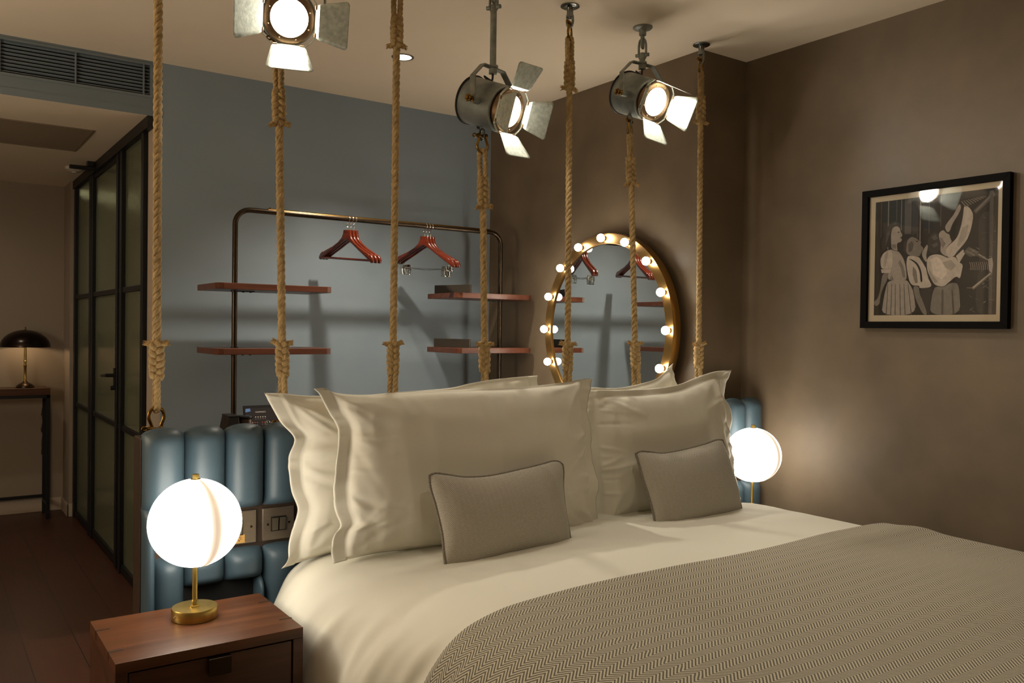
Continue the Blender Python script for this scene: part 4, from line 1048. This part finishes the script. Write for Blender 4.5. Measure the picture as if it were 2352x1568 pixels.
PIC = [(0,[(0.0,0.0),(1.0,0.0),(1.0,1.0),(0.0,1.0)]),
(2,[(0.05,0.003),(0.055,0.004),(0.055,0.318),(0.05,0.317)]),
(3,[(0.112,0.003),(0.121,0.004),(0.121,0.426),(0.112,0.425)]),
(2,[(0.187,0.003),(0.193,0.004),(0.193,0.181),(0.187,0.18)]),
(3,[(0.228,0.003),(0.235,0.004),(0.235,0.265),(0.228,0.264)]),
(3,[(0.389,0.003),(0.399,0.004),(0.399,0.399),(0.389,0.398)]),
(2,[(0.465,0.003),(0.47,0.003),(0.47,0.318),(0.465,0.317)]),
(2,[(0.56,0.003),(0.565,0.003),(0.565,0.268),(0.56,0.267)]),
(2,[(0.369,0.003),(0.374,0.003),(0.374,0.34),(0.369,0.339)]),
(2,[(0.259,0.003),(0.319,0.003),(0.319,0.307),(0.262,0.303)]),
(1,[(0.326,0.003),(0.383,0.003),(0.376,0.297),(0.326,0.322)]),
(1,[(0.858,0.192),(0.994,0.169),(0.994,0.997),(0.858,0.997),(0.844,0.809),(0.872,0.604),(0.858,0.398)]),
(2,[(0.936,0.021),(0.965,0.017),(0.968,0.995),(0.943,0.995)]),
(1,[(0.064,0.415),(0.06,0.348),(0.089,0.276),(0.11,0.226),(0.145,0.184),(0.191,0.179),(0.221,0.204),(0.216,0.234),(0.17,0.23),(0.152,0.266),(0.145,0.324),(0.138,0.383),(0.096,0.424),(0.071,0.438)]),
(4,[(0.156,0.237),(0.191,0.226),(0.218,0.242),(0.226,0.279),(0.245,0.308),(0.234,0.327),(0.241,0.353),(0.227,0.369),(0.2,0.373),(0.196,0.401),(0.207,0.447),(0.148,0.421),(0.145,0.354),(0.142,0.294)]),
(0,[(0.2,0.278),(0.217,0.277),(0.218,0.285),(0.203,0.286)]),
(0,[(0.226,0.324),(0.24,0.328),(0.237,0.339),(0.227,0.336)]),
(4,[(0.133,0.419),(0.177,0.44),(0.213,0.447),(0.255,0.506),(0.278,0.58),(0.289,0.682),(0.277,0.699),(0.126,0.695),(0.121,0.647),(0.143,0.574),(0.138,0.501)]),
(5,[(0.053,0.496),(0.078,0.453),(0.133,0.422),(0.163,0.465),(0.16,0.56),(0.148,0.597),(0.064,0.593),(0.053,0.541)]),
(5,[(0.059,0.594),(0.15,0.598),(0.142,0.632),(0.065,0.627)]),
(3,[(0.071,0.631),(0.133,0.629),(0.113,0.699),(0.078,0.764),(0.058,0.831),(0.054,0.897),(0.023,0.921),(0.003,0.904),(0.003,0.874),(0.035,0.853),(0.057,0.764)]),
(4,[(0.129,0.696),(0.284,0.691),(0.319,0.741),(0.349,0.8),(0.377,0.999),(0.071,0.999),(0.085,0.868),(0.106,0.758)]),
(2,[(0.121,0.728),(0.126,0.729),(0.118,0.999),(0.11,0.999)]),
(2,[(0.156,0.729),(0.161,0.73),(0.157,0.999),(0.149,0.999)]),
(2,[(0.188,0.73),(0.193,0.73),(0.196,0.999),(0.188,0.999)]),
(2,[(0.227,0.731),(0.232,0.731),(0.243,0.999),(0.234,0.999)]),
(2,[(0.262,0.732),(0.267,0.732),(0.285,0.999),(0.277,0.999)]),
(2,[(0.298,0.733),(0.303,0.733),(0.338,0.999),(0.33,0.999)]),
(1,[(0.255,0.375),(0.282,0.334),(0.292,0.392),(0.285,0.479),(0.254,0.448)]),
(3,[(0.282,0.392),(0.291,0.349),(0.326,0.329),(0.369,0.35),(0.382,0.37),(0.408,0.379),(0.397,0.406),(0.43,0.438),(0.404,0.478),(0.391,0.507),(0.298,0.488),(0.277,0.449)]),
(0,[(0.362,0.368),(0.379,0.373),(0.377,0.382),(0.363,0.378)]),
(5,[(0.296,0.487),(0.394,0.508),(0.44,0.558),(0.455,0.63),(0.472,0.695),(0.508,0.767),(0.397,0.775),(0.397,0.75),(0.34,0.749),(0.312,0.712),(0.298,0.654),(0.284,0.58),(0.284,0.53)]),
(0,[(0.298,0.516),(0.34,0.527),(0.384,0.563),(0.413,0.629),(0.424,0.721),(0.406,0.722),(0.399,0.636),(0.37,0.57),(0.326,0.533)]),
(0,[(0.389,0.509),(0.413,0.514),(0.441,0.558),(0.455,0.613),(0.441,0.591),(0.417,0.55)]),
(0,[(0.468,0.688),(0.479,0.692),(0.505,0.739),(0.502,0.753)]),
(3,[(0.34,0.753),(0.394,0.755),(0.399,0.815),(0.433,0.894),(0.472,0.999),(0.433,0.999),(0.369,0.872)]),
(1,[(0.399,0.776),(0.512,0.769),(0.496,0.838),(0.489,0.999),(0.472,0.999),(0.434,0.894),(0.4,0.815)]),
(4,[(0.408,0.485),(0.433,0.437),(0.455,0.406),(0.465,0.417),(0.457,0.459),(0.448,0.502),(0.462,0.552),(0.441,0.551)]),
(1,[(0.457,0.402),(0.468,0.346),(0.511,0.306),(0.546,0.324),(0.567,0.381),(0.572,0.437),(0.546,0.478),(0.504,0.492),(0.468,0.46)]),
(4,[(0.546,0.33),(0.567,0.303),(0.587,0.297),(0.611,0.327),(0.635,0.336),(0.642,0.371),(0.657,0.4),(0.626,0.428),(0.604,0.467),(0.626,0.529),(0.562,0.48),(0.569,0.416)]),
(4,[(0.596,0.27),(0.624,0.23),(0.667,0.177),(0.701,0.103),(0.716,0.098),(0.723,0.133),(0.695,0.193),(0.66,0.246),(0.633,0.321),(0.611,0.313)]),
(5,[(0.745,0.107),(0.787,0.133),(0.817,0.189),(0.812,0.257),(0.794,0.339),(0.767,0.406),(0.696,0.486),(0.675,0.52),(0.626,0.533),(0.604,0.467),(0.626,0.433),(0.696,0.374),(0.723,0.286),(0.738,0.203)]),
(5,[(0.454,0.538),(0.477,0.503),(0.533,0.492),(0.583,0.508),(0.626,0.533),(0.681,0.52),(0.711,0.57),(0.746,0.592),(0.738,0.641),(0.725,0.71),(0.696,0.681),(0.64,0.73),(0.596,0.769),(0.526,0.753),(0.496,0.703),(0.461,0.631)]),
(6,[(0.482,0.532),(0.539,0.513),(0.603,0.58),(0.624,0.651),(0.582,0.706),(0.511,0.661)]),
(5,[(0.689,0.52),(0.745,0.468),(0.759,0.504),(0.716,0.579)]),
(3,[(0.532,0.762),(0.596,0.771),(0.652,0.736),(0.706,0.74),(0.723,0.807),(0.735,0.999),(0.489,0.999),(0.498,0.874),(0.511,0.803)]),
(2,[(0.816,0.163),(0.965,0.025),(0.98,0.059),(0.837,0.19)]),
(3,[(0.83,0.164),(0.936,0.062),(0.942,0.071),(0.838,0.173)]),
(3,[(0.72,0.077),(0.727,0.075),(0.766,0.126),(0.759,0.13)]),
(3,[(0.738,0.074),(0.745,0.072),(0.784,0.118),(0.777,0.122)]),
(3,[(0.757,0.072),(0.764,0.07),(0.803,0.11),(0.796,0.114)]),
(3,[(0.775,0.069),(0.782,0.067),(0.821,0.102),(0.814,0.106)]),
(3,[(0.794,0.067),(0.801,0.065),(0.84,0.094),(0.833,0.098)]),
(3,[(0.812,0.065),(0.819,0.062),(0.858,0.086),(0.851,0.09)]),
(3,[(0.83,0.062),(0.838,0.06),(0.877,0.078),(0.87,0.082)]),
(3,[(0.849,0.06),(0.856,0.058),(0.895,0.07),(0.888,0.074)]),
(3,[(0.867,0.057),(0.874,0.055),(0.913,0.062),(0.906,0.066)]),
(2,[(0.745,0.49),(0.789,0.45),(0.867,0.496),(0.852,0.528),(0.796,0.532)]),
(3,[(0.766,0.488),(0.774,0.48),(0.837,0.52),(0.828,0.527)]),
(3,[(0.794,0.47),(0.801,0.465),(0.858,0.502),(0.851,0.507)]),
(2,[(0.858,0.502),(0.938,0.559),(0.93,0.574),(0.852,0.529)]),
(4,[(0.865,0.513),(0.933,0.563),(0.93,0.568),(0.86,0.519)]),
(4,[(0.933,0.559),(0.965,0.55),(0.973,0.608),(0.965,0.676),(0.943,0.648)]),
(3,[(0.794,0.575),(0.8,0.574),(0.81,0.605),(0.812,0.64),(0.805,0.639),(0.803,0.605)]),
(3,[(0.81,0.576),(0.816,0.574),(0.826,0.606),(0.828,0.64),(0.821,0.64),(0.818,0.606)]),
(3,[(0.826,0.576),(0.831,0.575),(0.841,0.606),(0.843,0.641),(0.836,0.641),(0.834,0.606)]),
(3,[(0.841,0.577),(0.847,0.576),(0.857,0.607),(0.859,0.641),(0.852,0.641),(0.85,0.607)]),
(3,[(0.857,0.577),(0.862,0.576),(0.872,0.608),(0.874,0.642),(0.867,0.642),(0.865,0.607)]),
(3,[(0.872,0.578),(0.878,0.577),(0.888,0.608),(0.89,0.642),(0.883,0.642),(0.881,0.608)]),
(3,[(0.888,0.579),(0.894,0.578),(0.904,0.609),(0.906,0.643),(0.899,0.643),(0.896,0.608)]),
(3,[(0.904,0.579),(0.909,0.578),(0.919,0.609),(0.921,0.643),(0.914,0.643),(0.912,0.609)]),
(3,[(0.919,0.58),(0.925,0.579),(0.935,0.61),(0.937,0.644),(0.93,0.644),(0.928,0.61)]),
(3,[(0.814,0.782),(0.95,0.668),(0.966,0.68),(0.83,0.799)]),
(5,[(0.824,0.78),(0.953,0.671),(0.957,0.675),(0.83,0.785)]),
(3,[(0.223,0.527),(0.255,0.583),(0.277,0.675),(0.255,0.674),(0.238,0.6),(0.213,0.548)]),
(3,[(0.156,0.648),(0.177,0.693),(0.135,0.693)]),
(4,[(0.089,0.468),(0.121,0.441),(0.113,0.499),(0.096,0.572),(0.078,0.572)]),
(3,[(0.149,0.383),(0.191,0.386),(0.193,0.423),(0.163,0.421)]),
(4,[(0.582,0.565),(0.652,0.547),(0.695,0.597),(0.652,0.638),(0.61,0.608)]),
(4,[(0.738,0.294),(0.78,0.269),(0.766,0.365),(0.709,0.445),(0.695,0.43)]),
(4,[(0.468,0.588),(0.504,0.661),(0.553,0.726),(0.525,0.732),(0.482,0.674)]),
(3,[(0.56,0.352),(0.582,0.367),(0.603,0.411),(0.585,0.445),(0.567,0.423)]),
(2,[(0.582,0.79),(0.596,0.79),(0.599,0.997),(0.582,0.997)]),
(2,[(0.66,0.792),(0.668,0.792),(0.688,0.997),(0.674,0.997)]),
(2,[(0.298,0.393),(0.326,0.365),(0.34,0.402),(0.326,0.452),(0.301,0.465)]),
(3,[(0.34,0.583),(0.369,0.627),(0.383,0.728),(0.362,0.728),(0.34,0.655)]),
(2,[(0.489,0.347),(0.525,0.328),(0.546,0.365),(0.511,0.377)]),
(2,[(0.496,0.412),(0.539,0.393),(0.546,0.422),(0.511,0.441)]),
(2,[(0.103,0.292),(0.128,0.257),(0.135,0.294),(0.113,0.351),(0.099,0.395)]),
(2,[(0.156,0.207),(0.184,0.193),(0.206,0.208),(0.177,0.213)]),
(3,[(0.901,0.783),(0.93,0.761),(0.931,0.764),(0.903,0.787)]),
(4,[(0.907,0.905),(0.923,0.892),(0.925,0.896),(0.908,0.909)]),
(3,[(0.885,0.654),(0.91,0.635),(0.912,0.637),(0.886,0.657)]),
(4,[(0.962,0.803),(0.99,0.822),(0.991,0.823),(0.962,0.804)]),
(3,[(0.799,0.21),(0.811,0.201),(0.812,0.203),(0.8,0.212)]),
(3,[(0.952,0.44),(0.975,0.456),(0.976,0.459),(0.954,0.443)]),
(3,[(0.81,0.956),(0.845,0.979),(0.847,0.983),(0.812,0.96)]),
(2,[(0.777,0.528),(0.792,0.538),(0.793,0.54),(0.779,0.53)]),
(4,[(0.896,0.757),(0.91,0.746),(0.912,0.749),(0.897,0.761)]),
(2,[(0.916,0.358),(0.928,0.388),(0.929,0.39),(0.917,0.36)]),
(3,[(0.968,0.493),(0.972,0.501),(0.973,0.505),(0.97,0.496)]),
(3,[(0.85,0.859),(0.854,0.868),(0.855,0.87),(0.851,0.861)]),
(3,[(0.798,0.398),(0.805,0.417),(0.806,0.419),(0.799,0.401)]),
(2,[(0.933,0.301),(0.97,0.307),(0.971,0.308),(0.933,0.302)]),
(2,[(0.816,0.605),(0.855,0.61),(0.857,0.613),(0.817,0.607)]),
(3,[(0.837,0.455),(0.867,0.476),(0.868,0.479),(0.839,0.458)]),
(4,[(0.978,0.344),(0.987,0.338),(0.988,0.341),(0.98,0.347)]),
(4,[(0.78,0.78),(0.816,0.784),(0.817,0.787),(0.781,0.783)]),
(3,[(0.803,0.965),(0.83,0.942),(0.832,0.945),(0.804,0.967)]),
(2,[(0.8,0.773),(0.825,0.79),(0.826,0.794),(0.802,0.777)]),
(4,[(0.808,0.497),(0.836,0.475),(0.837,0.477),(0.809,0.499)]),
(3,[(0.873,0.773),(0.88,0.79),(0.881,0.792),(0.875,0.776)]),
(3,[(0.796,0.843),(0.821,0.86),(0.822,0.863),(0.798,0.846)]),
(3,[(0.81,0.589),(0.821,0.59),(0.823,0.594),(0.812,0.592)]),
(3,[(0.916,0.724),(0.937,0.727),(0.938,0.73),(0.918,0.728)]),
(3,[(0.945,0.421),(0.986,0.427),(0.987,0.429),(0.946,0.423)]),
(3,[(0.892,0.224),(0.912,0.227),(0.913,0.23),(0.894,0.226)]),
(4,[(0.941,0.712),(0.961,0.715),(0.963,0.718),(0.943,0.715)]),
(3,[(0.845,0.86),(0.86,0.898),(0.862,0.902),(0.847,0.864)]),
(2,[(0.882,0.342),(0.922,0.348),(0.924,0.351),(0.883,0.345)]),
(4,[(0.921,0.775),(0.945,0.792),(0.947,0.795),(0.923,0.779)]),
(3,[(0.835,0.637),(0.868,0.641),(0.869,0.643),(0.836,0.638)]),
(2,[(0.894,0.693),(0.907,0.702),(0.909,0.705),(0.895,0.696)]),
(3,[(0.976,0.966),(0.984,0.971),(0.985,0.973),(0.977,0.967)]),
(2,[(0.972,0.588),(0.989,0.575),(0.991,0.577),(0.973,0.59)]),
(3,[(0.894,0.397),(0.903,0.399),(0.904,0.401),(0.896,0.4)]),
(3,[(0.949,0.879),(0.99,0.884),(0.992,0.887),(0.951,0.882)]),
(3,[(0.793,0.629),(0.833,0.635),(0.834,0.637),(0.794,0.631)]),
(4,[(0.941,0.538),(0.966,0.542),(0.967,0.544),(0.942,0.54)]),
(2,[(0.889,0.948),(0.913,0.964),(0.914,0.966),(0.89,0.95)]),
(4,[(0.852,0.463),(0.868,0.474),(0.87,0.478),(0.854,0.467)]),
(4,[(0.861,0.963),(0.868,0.98),(0.87,0.984),(0.863,0.967)]),
(3,[(0.852,0.869),(0.876,0.885),(0.877,0.887),(0.853,0.871)]),
(3,[(0.875,0.533),(0.916,0.538),(0.917,0.541),(0.876,0.535)]),
(3,[(0.803,0.227),(0.809,0.243),(0.809,0.244),(0.803,0.228)])]
bm = BM()
for i, (s, pts) in enumerate(PIC):
    x = XR-.0121-i*.00002
    if len(pts) >= 7:
        for _ in range(2): pts = [(a[0]*q+b[0]*(1-q), a[1]*q+b[1]*(1-q)) for a, b in zip(pts, pts[1:]+pts[:1]) for q in (.78, .22)]
    pts = [(max(0, min(1, a)), max(0, min(1, b))) for a, b in pts]
    f = bm.faces.new([bm.verts.new((x, GX0+(GX1-GX0)*u, GZ1+(GZ0-GZ1)*v)) for u, v in pts]); f.material_index = s
    f.normal_update()
bmesh.ops.triangulate(bm, faces=bm.faces[:])
obj('photograph', bm, GR, t, off, False)
bm = BM(); box2(bm, (XR-.0215, PY1+fw-.003, PZ0+fw-.003), (XR-.020, PY0-fw+.003, PZ1-fw+.003)); obj('picture_glass', bm, M_pane, t, off, False)

# ------------------------------------------------------------------ hall console and lamp
t = thing('console_table', 'narrow walnut console table on thin black steel legs at the end of the hall', 'console table', (.2, 6.77, 0)); off = t.location
x0, x1, y0, y1 = -.55, .772, 6.655, 6.892
bm = BM(); box2(bm, (x0, y0, .858), (x1, y1, .905)); obj('table_top', bm, M_walnut_dk, t, off, False, .002)
bm = BM(); w = .022
box2(bm, (x0, y0, .838), (x1, y0+w, .857)); box2(bm, (x0, y1-w, .838), (x1, y1, .857)); box2(bm, (x0, y0, .838), (x0+w, y1, .857)); box2(bm, (x1-w, y0, .838), (x1, y1, .857))
obj('top_rail', bm, M_black, t, off, False)
for x in (x0, x1-w):
    for y in (y0, y1-w):
        bm = BM(); box2(bm, (x, y, 0), (x+w, y+w, .838)); obj('leg', bm, M_black, t, off, False)
bm = BM(); box2(bm, (x0+w, y1-w, .115), (x1-w, y1, .135)); obj('stretcher', bm, M_black, t, off, False)
bm = BM(); box2(bm, (x1-w, y0+w, .095), (x1, y1-w, .115)); obj('side_stretcher', bm, M_black, t, off, False)
M_dome = mat('dark_bronze_dome', rgb(40, 28, 20), .25, .7)
M_domein = mat('dome_lining', rgb(200, 180, 140), .5)
t = thing('dome_lamp', 'dark domed table lamp with brass stem on the hall console', 'lamp', (.632, 6.785, .905)); off = None
bm = BM(); lathe(bm, [(.0, .001), (.058, .001), (.059, .004), (.052, .016), (.036, .028), (.018, .036), (.012, .044), (.0, .045)], 36); obj('base', bm, M_bronze, t)
bm = BM(); lathe(bm, [(.013, .042), (.009, .05), (.0085, .145), (.012, .15), (.012, .154), (.008, .156), (.008, .178), (.012, .18), (.012, .184), (.0085, .188), (.0085, .285), (.0, .286)], 20); obj('stem', bm, M_brass, t)
bm = BM(); Rz = .155
out = [(Rz*math.cos(a), .283+.118*math.sin(a)) for a in [k*PI/2/16 for k in range(17)]]
lathe(bm, [(Rz, .281)]+out[:-1]+[(.0, .401)], 48, cap=False); sh = obj('shade', bm, M_dome, t)
so = sh.modifiers.new('thick', 'SOLIDIFY'); so.thickness = .002; so.offset = -1
bm = BM(); lathe(bm, [(.006, .400), (.008, .404), (.004, .410), (.007, .416), (.0, .420)], 16); obj('finial', bm, M_brass, t)
bm = BM(); bmesh.ops.create_uvsphere(bm, u_segments=16, v_segments=12, radius=.024, matrix=Matrix.Translation((0, 0, .318))); obj('bulb', bm, emis('dome_bulb', (1, .72, .42, 1), 60), t)
t = thing('power_cord', 'dangling bundle of black flex behind the right legs of the console', 'cord', (.757, 6.90, .40))
bm = BM(); rnd = random.Random(4)
tube(bm, spline([(0, .012, .44), (.003, .012, .36), (-.004, .012, .30), (.004, .014, .2), (-.006, .012, .1), (-.002, .012, .03)], 40), .004, 8)
obj('flex', bm, M_cable, t)
for z, r in ((.06, .007), (.22, .009), (.34, .007)):
    bm = BM()
    for q in range(3): tube(bm, [V((rnd.uniform(-.003, .003)+r*math.cos(2*PI*k/14), .012+.006*math.sin(2*PI*k/14), z+.045*math.sin(2*PI*k/14+1.2))) for k in range(14)], .0035, 7, closed=True)
    obj('cord_loop', bm, M_cable, t)

# ------------------------------------------------------------------ recessed lights
def downlight(x, y, z, label, energy, lens=True, size=110, col=(1, .905, .745)):
    t = thing('downlight', label, 'downlight', (x, y, z), 'recessed ceiling downlights')
    bm = BM(); lathe(bm, [(.040, .0), (.041, -.003), (.050, -.0035), (.052, -.001), (.052, .0)], 40, cap=False); obj('trim_ring', bm, M_steelplate, t)
    bm = BM(); lathe(bm, [(.0, -.0012), (.0405, -.0012)], 32, cap=False); obj('lens', bm, emis('downlight_lens', (1, .88, .72, 1), 20), t)
    L = bpy.data.lights.new('lamp', 'SPOT'); L.energy = energy; L.color = col; L.spot_size = math.radians(size); L.spot_blend = .8; L.shadow_soft_size = .035
    o = bpy.data.objects.new('lamp', L); C.objects.link(o); o.parent = t; o.location = (0, 0, -.012)
downlight(1.846, 3.545, ZC, 'small round downlight in the ceiling between two ropes, before the blue wall', 120, size=112)
downlight(.9, .6, ZC, 'round ceiling downlight over the near side of the bed', 16, size=160)
downlight(2.1, .9, ZC, 'round ceiling downlight over the foot of the bed by the right wall', 8, size=160)
downlight(.1, 5.87, ZH, 'round downlight in the hall ceiling beside the glazed screen', 16, size=174)
downlight(1.9, 5.6, ZH, 'unseen round downlight added behind the glazed screen to brighten its glass', 24, size=140)  # added lamp, lifts the glass panes from behind
t = thing('added_fill_lamp', 'unseen fill lamp with a drum shade, added at the left to brighten the walls', 'added fill lamp', (-1.2, 3.0, 0))  # out of view, added as fill for the mirror wall and left side
bm = BM(); lathe(bm, [(.0, 0), (.15, 0), (.15, .015), (.012, .025), (.010, .04), (.010, 1.62), (.0, 1.62)], 32); obj('stand', bm, M_bronze, t)
bm = BM(); lathe(bm, [(.17, 1.38), (.20, 1.38), (.19, 1.70), (.16, 1.70)], 40, cap=False); obj('lamp_shade', bm, emis('fill_shade_glow', (1, .875, .68, 1), 27), t)
bm = BM(); cyl(bm, (-.165, 0, 1.60), (.165, 0, 1.60), .003, 8); cyl(bm, (0, -.165, 1.60), (0, .165, 1.60), .003, 8); obj('spider_frame', bm, M_bronze, t)

# ------------------------------------------------------------------ world and view
w = bpy.data.worlds.new('world'); bpy.context.scene.world = w; w.use_nodes = True
w.node_tree.nodes['Background'].inputs[0].default_value = (.9, .75, .6, 1); w.node_tree.nodes['Background'].inputs[1].default_value = 0.0
vs = bpy.context.scene.view_settings
bpy.context.scene.display_settings.display_device = 'sRGB'
vs.view_transform = 'Standard'; vs.look = 'None'; vs.gamma = 1; vs.use_curve_mapping = False; vs.exposure = 0.0
